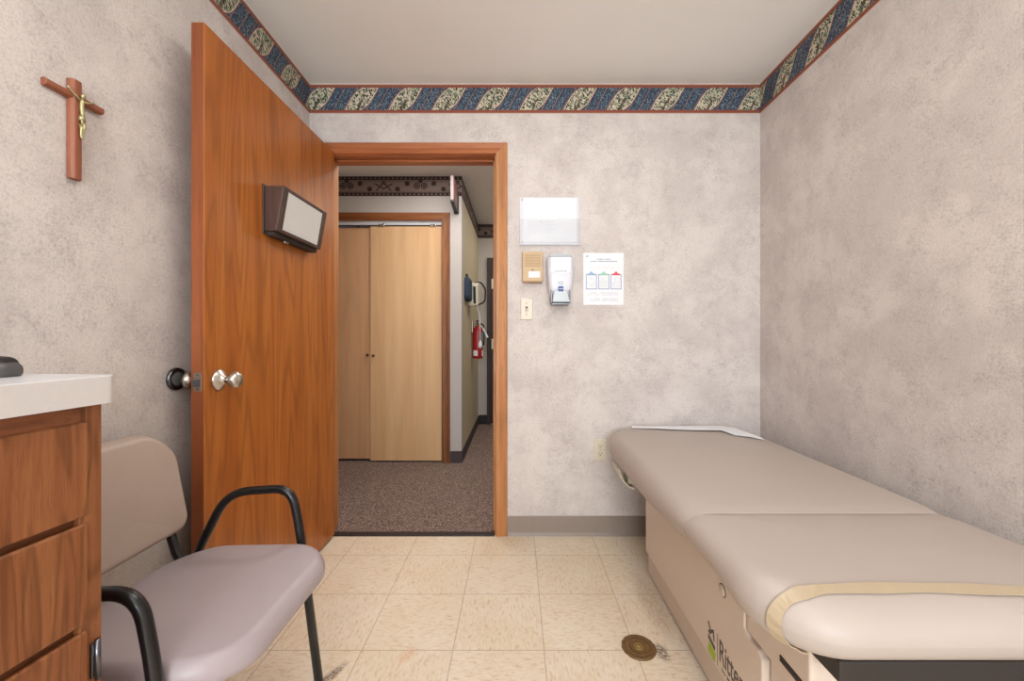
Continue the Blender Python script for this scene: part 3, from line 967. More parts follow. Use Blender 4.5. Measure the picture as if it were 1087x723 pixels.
bb = MB(); wd_panel(0.10, 0.90, 0.075, 0.925, -0.002, 0.0012, WHITEPAN, 0.0005); bb.build('white_panel', r)
bb = MB()
for e in ((0, 1, 0.93, 1), (0, 1, 0, 0.07), (0, 0.095, 0.07, 0.93), (0.905, 1, 0.07, 0.93)):
    wd_panel(*e, -0.001, 0.003, WALNUT, 0.0008)
bb.build('front_frame', r)
b = MB()
b.box(DX1 + 0.004, DX1 + PB - 0.012, NY + 0.01, FYB - 0.005, ZB - 0.016, ZB + 0.001, DARKHOLE, 0.002)
b.build('bottom_lip', r)
b = MB(); b.box(DX1 + 0.02, DX1 + 0.028, 1.612, 1.640, ZB - 0.024, ZB - 0.015, CHROME, 0.002); b.build('catch', r)

# crucifix on the left wall
CY = 0.968
cx = lx(CY) + 0.001
r = thing('crucifix', (cx, CY, 1.42), 'reddish wooden crucifix with brass figure hung on the left wall', 'crucifix')
OCT = lambda w, d: [(-w, 0), (w, 0), (w, d * 0.55), (w * 0.62, d), (-w * 0.62, d), (-w, d * 0.55)]
b = MB(); b.prism(OCT(0.0125, 0.016), 1.424, 1.661, CROSSWD, 0.0012, 1, M=lambda p, q, h: Vector((cx + q, CY + p, h))); b.build('upright', r)
b = MB(); b.prism(OCT(0.0090, 0.014), CY - 0.064, CY + 0.064, CROSSWH, 0.0012, 1, M=lambda p, q, h: Vector((cx + q, h, 1.621 + p))); b.build('crossbar', r)
fx = cx + 0.017
FS = 0.70
b = MB()


def limb(pts, rad, n=12):
    b.tube([(fx + p[0] * FS, CY + 0.004 + p[1] * FS, 1.625 + (p[2] - 1.628) * FS) for p in pts], [q * 0.62 for q in rad], BRASSFIG, n)


limb([(0.004, 0.0, 1.529), (0.006, 0.0, 1.545), (0.005, 0.002, 1.565), (0.004, 0.0, 1.585), (0.004, 0.0, 1.60), (0.005, 0, 1.612), (0.004, 0, 1.620)], [0.003, 0.0045, 0.0065, 0.0075, 0.007, 0.008, 0.004])
limb([(0.004, -0.004, 1.530), (0.007, -0.003, 1.515), (0.004, -0.002, 1.497), (0.003, -0.001, 1.488), (0.007, -0.001, 1.484)], [0.006, 0.0055, 0.0042, 0.0035, 0.003])
limb([(0.004, 0.004, 1.548), (0.008, 0.004, 1.522), (0.005, 0.002, 1.498), (0.003, 0.001, 1.488), (0.007, 0.001, 1.483)], [0.006, 0.0055, 0.0042, 0.0035, 0.003])
limb([(0.004, -0.004, 1.611), (0.004, -0.018, 1.622), (0.001, -0.036, 1.636), (0.001, -0.041, 1.641)], [0.0045, 0.004, 0.003, 0.0035])
limb([(0.004, 0.004, 1.611), (0.004, 0.018, 1.615), (0.001, 0.038, 1.625), (0.001, 0.043, 1.630)], [0.0045, 0.004, 0.003, 0.0035])
b.lathe([(0.001, -0.011), (0.005, -0.009), (0.0078, -0.001), (0.0075, 0.004), (0.005, 0.009), (0.001, 0.0105)], BRASSFIG, Matrix.Translation((fx + 0.005, CY + 0.005, 1.625)) @ Matrix.Rotation(0.3, 4, 'Y') @ Matrix.Scale(0.62, 4), 14)
b.lathe([(0.0068, 1.566), (0.006, 1.574), (0.0046, 1.580)], BRASSFIG, Matrix.Translation((fx + 0.003, CY + 0.004, 0)), 12)
b.build('figure', r)

# ------------------------------------------------------------------ on the far wall
def wx(px): return (px - 548) / 201.5
def wz(py): return CAMZ + (356 - py) / 201.5


YW = D - 0.0005
# acrylic holder with a white sheet
r = thing('document_holder', (wx(583), YW, wz(260.4)), 'clear acrylic wall pocket holding a white sheet above the tan intercom', 'holder')
x0, x1, zt, zb = wx(551.7), wx(614.5), wz(209.9), wz(260.6)
b = MB(); b.box(x0, x1, YW - 0.003, YW, zb, zt, DISPW, 0.0008, 1); b.build('back_plate', r)
zp = wz(233)
b = MB()
b.box(x0 + 0.001, x1 - 0.001, YW - 0.020, YW - 0.018, zb, zp, ACRYLIC, 0.0005, 1)
b.box(x0 + 0.001, x0 + 0.003, YW - 0.018, YW - 0.003, zb, zp, ACRYLIC)
b.box(x1 - 0.003, x1 - 0.001, YW - 0.018, YW - 0.003, zb, zp, ACRYLIC)
b.box(x0 + 0.003, x1 - 0.003, YW - 0.018, YW - 0.003, zb, zb + 0.002, ACRYLIC)
b.build('front_pocket', r)
for px, py in ((554.4, 212.3), (611.3, 213), (554, 257), (611.3, 257)):
    b = MB(); b.lathe([(0.004, 0), (0.0035, 0.0015), (0.0005, 0.002)], STEEL, Matrix.Translation((wx(px), YW - 0.003, wz(py))) @ Matrix.Rotation(PI / 2, 4, 'X'), 12); b.build('screw', r)
b = MB()
b.box(x0 + 0.018, x1 - 0.014, YW - 0.0065, YW - 0.0055, zb + 0.018, zt - 0.004, PAPER)
for k in range(7):
    b.box(x0 + 0.04, x0 + 0.04 + random.uniform(0.12, 0.17), YW - 0.0068, YW - 0.0064, zp - 0.012 - k * 0.010, zp - 0.010 - k * 0.010, FAINTINK)
b.box(x0 + 0.106, x0 + 0.115, YW - 0.0068, YW - 0.0064, zp - 0.016, zp - 0.010, INK)
tag(b.build('paper_sheet'), 'white sheet of paper with faint print inside the acrylic wall pocket', 'paper')

# intercom
r = thing('intercom', (wx(565), YW, wz(300)), 'tan intercom box with grille and white name strip on the far wall', 'intercom')
x0, x1, zt, zb = wx(554.3), wx(576), wz(268.2), wz(299.6)
b = MB(); b.box(x0, x1, YW - 0.028, YW, zb, zt, TANPL, 0.005, 3); b.build('body', r)
b = MB()
for k in range(9):
    z = zt - 0.014 - k * 0.0075
    b.box(x0 + 0.012, x1 - 0.012, YW - 0.0286, YW - 0.027, z - 0.003, z, TANDK, 0.0006, 1)
b.build('speaker_grille', r)
b = MB(); b.box(wx(560.8), wx(572.8), YW - 0.0292, YW - 0.0275, wz(295.6), wz(289), PAPER, 0.0008, 1); b.build('name_strip', r)
b = MB(); b.lathe([(0.0035, 0), (0.003, 0.002), (0.0004, 0.0025)], DARKHOLE, Matrix.Translation((wx(565), YW - 0.028, wz(287.4))) @ Matrix.Rotation(PI / 2, 4, 'X'), 12); b.build('indicator_lamp', r)
b = MB(); b.box(x0 + 0.004, x1 - 0.004, YW - 0.024, YW - 0.001, zb - 0.006, zb + 0.001, TANDK, 0.002); b.build('base_plate', r)

# soap dispenser
r = thing('soap_dispenser', (wx(593), YW, wz(324)), 'white soap dispenser with grey push lever and blue badge on the far wall', 'dispenser')
x0, x1, zt, zb = wx(579.8), wx(606.9), wz(274), wz(323.6)
xm = (x0 + x1) / 2
PROF = [(zt, 0.062, 0.060), (zt - 0.01, 0.067, 0.075), (zt - 0.09, 0.066, 0.085), (zt - 0.15, 0.062, 0.088), (zt - 0.19, 0.056, 0.082), (zb + 0.02, 0.046, 0.072), (zb, 0.042, 0.06)]
b = MB()
rg = []
for z, hw, dp in PROF:
    rg.append([(p, YW - q, z) for p, q in reversed(rrect(xm - hw, xm + hw, 0.0, dp, (0.002, 0.022, 0.022, 0.002), 6))])
b.rings(rg, DISPW)
b.build('housing', r)
b = MB(); b.prism([(xm - 0.052, zt - 0.010), (xm + 0.052, zt - 0.010), (xm + 0.050, zt - 0.085), (xm + 0.030, zt - 0.097), (xm - 0.030, zt - 0.097), (xm - 0.052, zt - 0.085)], YW - 0.0885, YW - 0.070, DISPWIN, 0.003, 2, M=lambda p, q, h: Vector((p, h, q))); b.build('window', r)
b = MB(); b.box(xm - 0.034, xm + 0.034, YW - 0.0895, YW - 0.084, zt - 0.088, zt - 0.077, DISPG, 0.002)
b.build('refill_cap', r)
b = MB(); b.box(xm - 0.056, xm + 0.056, YW - 0.080, YW - 0.050, zt - 0.006, zt + 0.004, DISPG, 0.003); b.build('top_lid', r)
b = MB()
b.prism([(xm - 0.036, zb + 0.068), (xm + 0.034, zb + 0.068), (xm + 0.045, zb + 0.006), (xm - 0.045, zb + 0.006)], YW - 0.098, YW - 0.05, DISPG, 0.006, 3, M=lambda p, q, h: Vector((p, h, q)))
b.build('push_lever', r)
b = MB()
b.box(xm - 0.050, xm - 0.044, YW - 0.092, YW - 0.03, zb + 0.004, zb + 0.07, GUN, 0.002)
b.box(xm + 0.042, xm + 0.048, YW - 0.092, YW - 0.03, zb + 0.004, zb + 0.07, GUN, 0.002)
b.box(xm - 0.047, xm + 0.047, YW - 0.085, YW - 0.01, zb - 0.005, zb + 0.002, GUN, 0.002)
b.build('lever_frame', r)
b = MB(); b.box(xm - 0.013, xm + 0.012, YW - 0.0995, YW - 0.085, wz(311.5), wz(306.3), NAVY, 0.0015)
b.box(xm - 0.011, xm + 0.010, YW - 0.1000, YW - 0.0992, wz(309.2), wz(308.6), DISPW)
b.build('badge', r)
b = MB(); b.box(xm - 0.016, xm + 0.012, YW - 0.0905, YW - 0.084, wz(304), wz(300.6), DISPG, 0.001); b.build('sight_window', r)

# light switch and socket
r = thing('light_switch', (wx(559), YW, wz(339)), 'ivory toggle light switch plate below the tan intercom', 'light switch')
x0, x1, zt, zb = wx(552.8), wx(565.2), wz(316.8), wz(339.4)
b = MB(); b.box(x0, x1, YW - 0.006, YW, zb, zt, IVORY, 0.0025, 3); b.build('plate', r)
xm, zm = (x0 + x1) / 2, (zt + zb) / 2
b = MB(); b.box(xm - 0.006, xm + 0.006, YW - 0.0065, YW - 0.005, zm - 0.013, zm + 0.013, DARKHOLE, 0.001)
b.hexa([(xm - 0.004, YW - 0.018, zm - 0.014), (xm + 0.004, YW - 0.018, zm - 0.014), (xm + 0.004, YW - 0.006, zm - 0.006), (xm - 0.004, YW - 0.006, zm - 0.006),
        (xm - 0.004, YW - 0.018, zm - 0.005), (xm + 0.004, YW - 0.018, zm - 0.005), (xm + 0.004, YW - 0.006, zm + 0.006), (xm - 0.004, YW - 0.006, zm + 0.006)], IVORY, 0.001)
b.build('toggle', r)
for dz in (-0.030, 0.030):
    b = MB(); b.lathe([(0.003, 0), (0.0025, 0.001), (0.0003, 0.0014)], STEEL, Matrix.Translation((xm, YW - 0.006, zm + dz)) @ Matrix.Rotation(PI / 2, 4, 'X'), 10); b.build('screw', r)

r = thing('wall_socket', (wx(637), YW, wz(488)), 'ivory double wall socket low on the wall beside the exam table', 'socket')
x0, x1, zt, zb = wx(630.1), wx(643.6), wz(466.1), wz(488.4)
xm, zm = (x0 + x1) / 2, (zt + zb) / 2
b = MB(); b.box(x0, x1, YW - 0.006, YW, zb, zt, IVORY, 0.0025, 3); b.build('plate', r)
for dz in (-0.021, 0.021):
    b = MB()
    rg = [[(xm + rr * 0.017 * math.cos(a), YW - y, zm + dz + max(-0.0125, min(0.0125, rr * 0.017 * math.sin(a)))) for a in [2 * PI * k / 24 for k in range(24)]] for rr, y in ((1, 0.004), (1, 0.0075), (0.92, 0.008))]
    b.rings([list(reversed(g)) for g in rg], IVORY, False)
    o = b.build('outlet', r)
    b = MB()
    b.box(xm - 0.0075, xm - 0.0055, YW - 0.0083, YW - 0.0076, zm + dz - 0.001, zm + dz + 0.008, BLACKPL)
    b.box(xm + 0.0055, xm + 0.0075, YW - 0.0083, YW - 0.0076, zm + dz, zm + dz + 0.007, BLACKPL)
    b.lathe([(0.0028, 0), (0.0028, 0.0006)], BLACKPL, Matrix.Translation((xm, YW - 0.0077, zm + dz - 0.0065)) @ Matrix.Rotation(PI / 2, 4, 'X'), 12)
    b.build('slots', o)
b = MB(); b.lathe([(0.003, 0), (0.0025, 0.001), (0.0003, 0.0014)], STEEL, Matrix.Translation((xm, YW - 0.006, zm)) @ Matrix.Rotation(PI / 2, 4, 'X'), 10); b.build('screw', r)

# poster
x0, x1, zt, zb = wx(619.3), wx(661.9), wz(268.6), wz(323.7)
b = MB()
b.box(x0, x1, YW - 0.0012, YW, zb, zt, PAPER)
PY0, PY1 = YW - 0.0016, YW - 0.0011


def ink(xa, xb, za, zc, m):
    b.box(min(xa, xb), max(xa, xb), PY0, PY1, min(za, zc), max(za, zc), m)


def scribble(px0, px1, py, h, m, dens=0.75, lo=0.6, hi=2.4):
    x = px0
    while x < px1:
        w = random.uniform(lo, hi)
        if random.random() < dens:
            ink(wx(x), wx(min(x + w, px1)), wz(py - h / 2), wz(py + h / 2), m)
        x += w + 0.25


scribble(633.5, 648, 275.3, 0.9, INK, 0.95, 0.5, 1.2)
scribble(626.5, 655, 277.6, 1.0, INK, 0.95, 0.5, 1.3)
ink(wx(622.2), wx(624.2), wz(271.4), wz(273), INK)
for py in (283.4, 285.2):
    scribble(625, 657, py, 0.6, FAINTRED)
for a, m in ((621.9, IBLUE), (635.0, IGREEN), (648.0, IRED)):
    e = a + 11.6
    for q in ((a, e, 291, 291.9), (a, e, 306.3, 307.3), (a, a + 0.9, 291, 307.3), (e - 0.9, e, 291, 307.3)):
        ink(wx(q[0]), wx(q[1]), wz(q[2]), wz(q[3]), IVIOLET)
    c = (a + e) / 2
    b.prism([(wx(c - 4.6), wz(292.4)), (wx(c + 4.6), wz(292.4)), (wx(c + 3.4), wz(290.6)), (wx(c + 1.6), wz(289.9)), (wx(c + 0.9), wz(288.4)), (wx(c - 0.9), wz(288.4)), (wx(c - 1.6), wz(289.9)), (wx(c - 3.4), wz(290.6))],
            PY0 - 0.0002, PY1, m, M=lambda p, q, h: Vector((p, h, q)))
    for k in range(6):
        scribble(a + 2, e - 2, 295 + k * 1.8, 0.5, FAINTINK, 0.8)
for py in (311, 313, 317.6, 319.2):
    scribble(627 if py > 315 else 624, 656, py, 0.6, FAINTINK)
tag(b.build('poster'), 'white paper poster with blue, green and red clipboard drawings on the far wall', 'poster')

# ------------------------------------------------------------------ floor cover
DRX, DRY = 0.412, 1.363
r = thing('drain_cover', (DRX, DRY, 0.0), 'round brown brass cover set in the floor tiles beside the exam table', 'floor cover')
T = Matrix.Translation((DRX, DRY, 0))
b = MB()
n = 40
rg = []
for rr, z in ((1.0, 0.0003), (1.0, 0.004), (0.94, 0.0052), (0.80, 0.0056), (0.78, 0.0048), (0.74, 0.0048), (0.72, 0.0058), (0.50, 0.0060), (0.48, 0.0052), (0.43, 0.0052), (0.41, 0.0062), (0.3, 0.0062)):
    rg.append([(DRX + 0.056 * rr * (1 + 0.03 * math.sin(k * 2.3) * (rr > 0.9)) * math.cos(2 * PI * k / n), DRY + 0.056 * rr * math.sin(2 * PI * k / n), z) for k in range(n)])
b.rings(rg, BRASSOLD)
b.build('plate', r)
b = MB(); b.lathe([(0.017, 0.005), (0.016, 0.0072), (0.012, 0.0078), (0.010, 0.0068), (0.007, 0.0068), (0.006, 0.0085), (0.001, 0.009)], BRASSLT, T, 28); b.build('centre_plug', r)

# ------------------------------------------------------------------ exam table
r = thing('exam_table', (0.82, 1.40, 0.0), 'long beige padded exam table along the right wall', 'exam table')
SX = 0.570
b = MB()
SH = [(1.785, 0.104), (1.785, 0.452), (1.013, 0.452), (1.013, 0.320), (0.994, 0.308), (0.958, 0.308), (0.940, 0.296), (0.940, 0.104)]
b.prism(SH, SX, 1.10, TABBASE, 0.004, 2, M=lambda p, q, h: Vector((h, p, q)))
b.build('base_shroud', r)
b = MB(); b.box(SX + 0.008, 1.09, 0.80, 1.775, 0.014, 0.102, TABSKIRT, 0.004); b.build('skirt', r)
b = MB(); b.box(SX + 0.02, 1.08, 0.82, 1.765, 0.0, 0.014, BLACKPL); b.build('foot', r)
b = MB(); b.box(SX + 0.003, 1.095, 0.790, 1.009, 0.318, 0.472, TABBASE, 0.006, 3)
b.build('upper_body', r)
b = MB(); b.box(SX + 0.016, 1.085, 0.775, 0.936, 0.104, 0.316, TABBASE, 0.006, 3); b.build('front_panel', r)
b = MB(); b.box(SX + 0.001, SX + 0.006, 0.800, 0.880, 0.345, 0.360, DARKHOLE, 0.002); b.build('side_slot', r)
b = MB(); b.prism([(0.722, 0.430), (2.03, 0.430), (2.03, 0.468), (1.50, 0.468), (1.02, 0.495), (0.86, 0.48), (0.722, 0.470)], 0.576, 1.10, PADSHADE, 0.003, 2, M=lambda p, q, h: Vector((h, p, q))); b.build('under_pad_shade', r)  # dark block added to read as the shadowed gap below the pad
b = MB()
M = Matrix.Translation((SX, 1.119, 0.347)) @ Matrix.Rotation(-PI / 2, 4, 'Y')
b.lathe([(0.0175, -0.001), (0.0175, 0.0012), (0.0160, 0.0016)], DARKHOLE, M, 26)
b.lathe([(0.0160, 0.0014), (0.0155, 0.0026), (0.001, 0.0030)], TABBASE, M, 26)
b.build('screw_cap', r)
# padded top: back and seat sections meeting in a soft seam
SEAM = 1.088
XL, XR, ZC = 0.447, 1.168, 0.580


def sag(x, y, z):
    k = min(1.0, max(0.0, (z - 0.47) / (ZC - 0.47)))
    bul = 0.004 * math.exp(-((y - 1.25) / 0.3) ** 2) * (1 - k) * (-1 if x < 0.8 else 0)
    q = min(1.0, max(0.0, (1.50 - y) / 0.5))
    f = min(1.0, max(0.0, (y - 0.70) / 0.28))
    z += 0.034 * q * q * (3 - 2 * q) * (0.12 + 0.88 * f * f * (3 - 2 * f)) * (1 - k)      # the seat end is thinner underneath
    dip = 0.0040 * math.exp(-((y - SEAM) / 0.030) ** 2) + 0.003 * math.exp(-((y - SEAM + 0.01) / 0.10) ** 2)
    return (x + bul + (0.003 * math.exp(-((y - SEAM) / 0.02) ** 2)) * (1 if x < 0.8 else -1), y, z - dip * k)


def cushion(name, y0, y1, rad, e, eb):
    # rows run along the length so that the seam can dip softly
    bb = MB()
    bb.rings(pad_rings(XL, XR, y0, y1, 0.466, ZC, rad, e, 0.062, eb, 0.004, 12, None), TABVIN)
    bmesh.ops.subdivide_edges(bb.bm, edges=[ed for ed in bb.bm.edges if abs(ed.verts[0].co.y - ed.verts[1].co.y) > 0.12], cuts=40, use_grid_fill=True)
    bmesh.ops.subdivide_edges(bb.bm, edges=[ed for ed in bb.bm.edges if abs(ed.verts[0].co.y - ed.verts[1].co.y) > 0.022], cuts=6, use_grid_fill=True)
    for v in bb.bm.verts:
        v.co = sag(*v.co)
    for f in bb.bm.faces:
        f.smooth = True
    return bb.build(name, r)


cushion('back_cushion', SEAM, 2.095, (0.0006, 0.09, 0.17, 0.0006), (0.052, 0.04, 0.0004, 0.05), 0.040)
seat_c = cushion('seat_cushion', 0.690, SEAM, (0.11, 0.0006, 0.0006, 0.15), (0.052, 0.04, 0.095, 0.0004), 0.050)
# strap across the seat section, laid on the pad's own surface
from mathutils.bvhtree import BVHTree
_off = Vector(r['_origin'])
_bv = BVHTree.FromPolygons([v.co + _off for v in seat_c.data.vertices], [tuple(p.vertices) for p in seat_c.data.polygons])


def strap_points():
    out = []
    for k in range(19):
        a = math.radians(258 - k * (258 - 95) / 18)
        o = Vector((0.545, 0.748 + 0.004 * k / 18, 0.540))
        h = _bv.ray_cast(o, Vector((math.cos(a), 0, math.sin(a))))
        if h[0]:
            out.append((h[0], h[1]))
    for k in range(1, 30):
        x = 0.545 + (1.115 - 0.545) * k / 29
        y = 0.754 + 0.012 * math.sin((x - 0.54) * 7) * 0.6 - 0.016 * (x - 0.54)
        h = _bv.ray_cast(Vector((x, y, 0.8)), Vector((0, 0, -1)))
        out.append((h[0], h[1]))
    for k in range(1, 14):
        a = math.radians(70 - k * 140 / 13)
        h = _bv.ray_cast(Vector((1.10, 0.745, 0.540)), Vector((math.cos(a), 0, math.sin(a))))
        if h[0]:
            out.append((h[0], h[1]))
    return out


b = MB()
SP = strap_points()
rg = []
for i, (p, nrm) in enumerate(SP):
    d = (SP[min(i + 1, len(SP) - 1)][0] - SP[max(i - 1, 0)][0]).normalized()
    if nrm.dot(p - Vector((0.8, 0.9, 0.52))) < 0:
        nrm = -nrm
    wv = d.cross(nrm).normalized()
    nv = wv.cross(d).normalized()
    w = 0.0115 - 0.0012 * math.sin(i * 0.7)
    q = p + nv * 0.0028
    rg.append([q + wv * w - nv * 0.0008, q + wv * w + nv * 0.0008, q - wv * w + nv * 0.0008, q - wv * w - nv * 0.0008])
b.rings(rg, STRAP, False)
b.build('paper_strap', r)
# cream bracket under the far corner
b = MB()
pts = [(0.474, 1.93, 0.432), (0.484, 1.93, 0.402), (0.500, 1.93, 0.372), (0.522, 1.93, 0.350), (0.545, 1.93, 0.343)]
rg = []
for k, p in enumerate(pts):
    a = Vector(pts[min(k + 1, 4)]) - Vector(pts[max(k - 1, 0)])
    nn = Vector((-a.z, 0, a.x)).normalized() * 0.004
    p = Vector(p)
    wd = 0.06
    rg.append([p - nn + Vector((0, -wd, 0)), p - nn + Vector((0, wd, 0)), p + nn + Vector((0, wd, 0)), p + nn + Vector((0, -wd, 0))])
b.rings(rg, CREAMPL, False)
b.box(0.52, 0.58, 1.88, 1.98, 0.36, 0.455, CREAMPL, 0.006)
b.build('paper_roll_bracket', r)
# printed name on the side
LM = lambda y, z: Matrix(((0, 0, -1, SX + 0.0002), (-1, 0, 0, y), (0, 1, 0, z), (0, 0, 0, 1)))
b = MB()
b.merge(text_tb('Ritter', 0.120, 0.062), LOGOINK, False, LM(1.136, 0.140))
b.merge(text_tb('by Midmark', 0.105, 0.014), LOGOINK, False, LM(1.122, 0.118))
pr = lambda poly, m: b.prism(poly, SX - 0.0006, SX + 0.0004, m, M=lambda p, q, h: Vector((h, p, q)))
pr([(1.146, 0.118), (1.148, 0.118), (1.148, 0.206), (1.146, 0.206)], LOGOINK)
pr([(1.205, 0.118), (1.163, 0.112), (1.158, 0.140), (1.198, 0.150)], LIME)
pr([(1.203, 0.156), (1.163, 0.146), (1.160, 0.158), (1.200, 0.170)], LOGOINK)
pr([(1.205, 0.176), (1.192, 0.172), (1.172, 0.192), (1.176, 0.198)], LOGOINK)
pr([(1.176, 0.198), (1.170, 0.170), (1.164, 0.170), (1.168, 0.202)], LOGOINK)
pr([(1.205, 0.200), (1.190, 0.184), (1.186, 0.190), (1.200, 0.208)], LOGOINK)
b.build('logo', r)

# paper at the head of the table
b = MB()
OUT = [(0.585, 2.045, 0.0), (0.70, 2.020, 0.001), (0.86, 1.990, 0.001), (1.00, 1.975, 0.003), (1.015, 1.885, 0.001), (1.07, 1.855, 0.001), (1.105, 1.805, 0.0)]
BK = [(0.590, 2.078, 0.0), (0.70, 2.080, 0.0), (0.86, 2.082, 0.0), (1.00, 2.082, 0.001), (1.05, 2.078, 0.002), (1.10, 2.040, 0.0), (1.116, 1.880, -0.0015)]
rg = []
for (a, c) in zip(OUT, BK):
    row = []
    for k in range(5):
        t = k / 4
        z = 0.5858 + a[2] * (1 - t) + c[2] * t + 0.003 * math.sin(t * PI)
        row.append(Vector((a[0] + (c[0] - a[0]) * t, a[1] + (c[1] - a[1]) * t, z)))
    rg.append([p for p in row] + [p + Vector((0, 0, 0.0012)) for p in reversed(row)])
b.rings(rg, PAPER, False)
tag(b.build('table_paper'), 'white paper strip lying across the head of the exam table', 'paper')

# ------------------------------------------------------------------ chair
r = thing('armchair', (-0.75, 0.917, 0.0), 'taupe vinyl chair with black tube arms between the cabinet and the door', 'chair')
CYM = 0.917


def seatfn(x, y, z):
    t = (x + 0.93) / 0.43
    return (x, y, z + 0.012 * math.sin(t * PI) - 0.020 * max(0, t - 0.75) ** 2 * 16 * 0.35 - 0.012 * (1 - t) + 0.010 * abs((y - CYM) / 0.22) ** 2 * 0.3)


b = MB()
b.rings(pad_rings(-0.930, -0.500, 0.700, 1.138, 0.418, 0.468, (0.115, 0.10, 0.13, 0.13), (0.025, 0.03, 0.025, 0.025), 0.030, 0.016, 0.004, 10, seatfn), CHAIRVIN)
b.build('seat', r)


def backfn(p, q, h):
    """p across, q up, h thickness: leaning back and hollowed."""
    t = (q - 0.515) / 0.28
    a = (p - CYM) / 0.215
    q2 = q + 0.035 * max(0, t - 0.3) * (1 - a * a) + 0.004
    return (-0.955 - 0.062 * t + h + 0.022 * a * a - 0.010 + 0.008 * math.sin(t * PI), p, q2)


b = MB()
b.rings([[backfn(*p) for p in rr] for rr in pad_rings(0.704, 1.130, 0.513, 0.775, 0.0, 0.042, (0.04, 0.075, 0.075, 0.04), (0.018,) * 4, 0.020, 0.012, 0.006, 8)], BACKVIN)
b.build('backrest', r)


def chair_side(y, tilt):
    bb = MB()
    P_ = [(-0.553, 0.0), (-0.618, 0.515), (-0.640, 0.618), (-0.820, 0.606), (-0.912, 0.425), (-0.985, 0.0)]
    pts = fillet([(p, y, z) for p, z in P_], 0.065, 8)
    bb.tube(pts, 0.0118, BLACKMET, 16)
    o = bb.build('arm_frame', r)
    for p in (-0.553, -0.985):
        bb = MB(); bb.lathe([(0.015, 0.0), (0.015, 0.022), (0.0125, 0.026)], BLACKPL, Matrix.Translation((p + (-0.002 if p > -0.7 else 0.002), y, 0)), 16); bb.build('foot_cap', o)


chair_side(1.152, 0); chair_side(0.686, 0)
for y in (1.095, 0.740):
    b = MB(); b.tube(fillet([(-0.985, y, 0.70), (-0.958, y, 0.60), (-0.936, y, 0.52), (-0.912, y, 0.440), (-0.845, y, 0.412), (-0.66, y, 0.412)], 0.045, 8), 0.0115, BLACKMET, 14, flat=0.9); b.build('back_support', r)
for x in (-0.660, -0.880):
    b = MB(); b.tube([(x, 0.690, 0.405), (x, 1.148, 0.405)], 0.009, BLACKMET, 12)
    xe = -0.604 if x > -0.7 else -0.916
    b.tube([(xe, 0.686, 0.405), (x, 0.70, 0.405)], 0.009, BLACKMET, 12); b.tube([(xe, 1.152, 0.405), (x, 1.138, 0.405)], 0.009, BLACKMET, 12)
    b.build('cross_rail', r)

# ------------------------------------------------------------------ cabinet with worktop
C0 = Vector((-0.614, 0.600, 0))
E1 = Vector((-0.098, -1.0, 0)).normalized()      # along the front, towards the camera
E2 = Vector((-1.0, 0.098, 0)).normalized()       # from the front to the wall


def cb(a, dpt, z):
    return C0 + E1 * a + E2 * dpt + Vector((0, 0, z))


def cbox(bb, a0, a1, d0, d1, z0, z1, mat, bev=0.0, seg=2):
    bb.hexa([cb(a0, d0, z0), cb(a1, d0, z0), cb(a1, d1, z0), cb(a0, d1, z0), cb(a0, d0, z1), cb(a1, d0, z1), cb(a1, d1, z1), cb(a0, d1, z1)], mat, bev, seg)


CL, CD = 0.62, 0.36
r = thing('drawer_cabinet', tuple(cb(CL / 2, CD / 2, 0)), 'brown oak drawer cabinet at the left edge of the room', 'cabinet')
b = MB()
cbox(b, 0.0, 0.028, 0.0, CD, 0.0, 0.953, CABWOODD, 0.0012)
cbox(b, CL - 0.02, CL, 0.0, CD, 0.0, 0.953, CABWOODD, 0.0012)
cbox(b, 0.02, CL - 0.02, CD - 0.01, CD, 0.06, 0.953, CABWOODD)
cbox(b, 0.02, CL - 0.02, 0.014, CD - 0.01, 0.06, 0.08, CABWOODD)
cbox(b, 0.02, CL - 0.02, 0.0, 0.018, 0.925, 0.953, CABWOODH, 0.001)
for z in (0.786, 0.633, 0.480, 0.30):
    cbox(b, 0.02, CL - 0.02, 0.010, 0.024, z - 0.014, z + 0.014, CABWOODH, 0.001)
cbox(b, 0.02, CL - 0.02, 0.05, 0.064, 0.0, 0.06, DARKHOLE)
b.build('carcass', r)
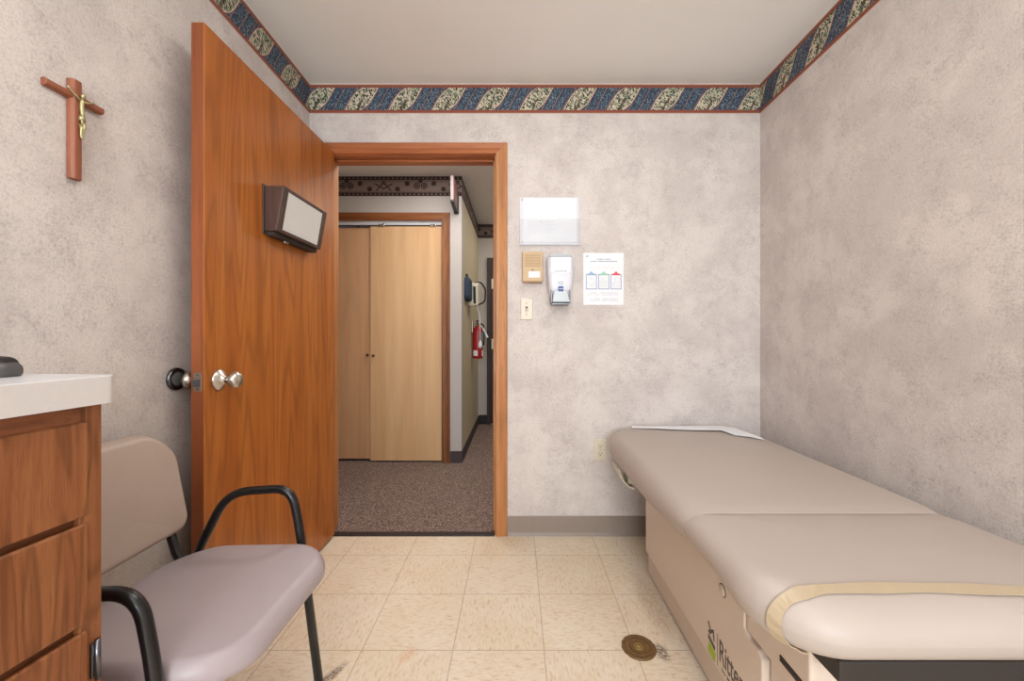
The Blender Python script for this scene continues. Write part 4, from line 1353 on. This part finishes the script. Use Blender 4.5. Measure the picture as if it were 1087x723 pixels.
for z0, z1 in ((0.795, 0.929), (0.642, 0.7845), (0.489, 0.631), (0.309, 0.478), (0.09, 0.298)):
    b = MB()
    # overlay front with an undercut finger edge below
    prof = [(0.008, z0 + 0.012), (-0.0035, z0), (-0.0045, z0 + 0.002), (-0.0045, z1 - 0.003), (-0.002, z1), (0.008, z1 - 0.002)]
    b.prism(prof, 0.0215, CL - 0.0175, CABWOOD, 0.0008, 1, M=lambda p, q, h: cb(h, p, q))
    b.build('drawer', r)
b = MB()
cbox(b, 0.004, 0.016, -0.004, 0.001, 0.556, 0.606, GUN, 0.0012)
b.tube([cb(0.010, -0.006, 0.552), cb(0.010, -0.006, 0.610)], 0.0035, GUN, 10)
b.build('hinge', r)

b = MB()
zt, zb = 0.9935, 0.9535
pl = rrect(-0.006, CL + 0.01, -0.021, CD + 0.015, (0.004, 0.004, 0.004, 0.014), 6)
rg = [[cb(a, d, z) for a, d in pl] for z in (zb, zt - 0.001)]
b.rings(rg, LAMINATE, False)
pl2 = rrect(-0.0055, CL + 0.0095, -0.0205, CD + 0.0145, (0.004, 0.004, 0.004, 0.0138), 6)
b.rings([[cb(a, d, z) for a, d in q] for q, z in ((pl, zt - 0.001), (pl2, zt))], LAMTOP, False, cap0=False)
tag(b.build('countertop', weld=True), 'pale grey laminate worktop on the oak drawer cabinet', 'countertop')

# dark device on the worktop
r = thing('handheld_device', (-0.748, 0.563, zt), 'dark grey rounded plastic device lying on the pale worktop', 'device')
b = MB()
M = Matrix.Translation((-0.748, 0.563, zt)) @ Matrix.Rotation(0.15, 4, 'Z')
b.rings([[M @ Vector(p) for p in rr] for rr in pad_rings(-0.055, 0.042, -0.020, 0.022, 0.0, 0.021, 0.014, (0.01,) * 4, 0.012, 0.006, 0.002, 6)], GREYPL)
b.build('lower_shell', r)
b = MB()
b.rings([[M @ Vector((p[0], p[1], p[2] - 0.10 * max(0, p[0] + 0.02))) for p in rr] for rr in pad_rings(-0.055, 0.036, -0.017, 0.022, 0.017, 0.0325, 0.013, (0.01,) * 4, 0.010, 0.004, 0.001, 6)], BLACKPL)
b.build('upper_shell', r)

for o in bpy.data.objects:
    if '_origin' in o:
        del o['_origin']
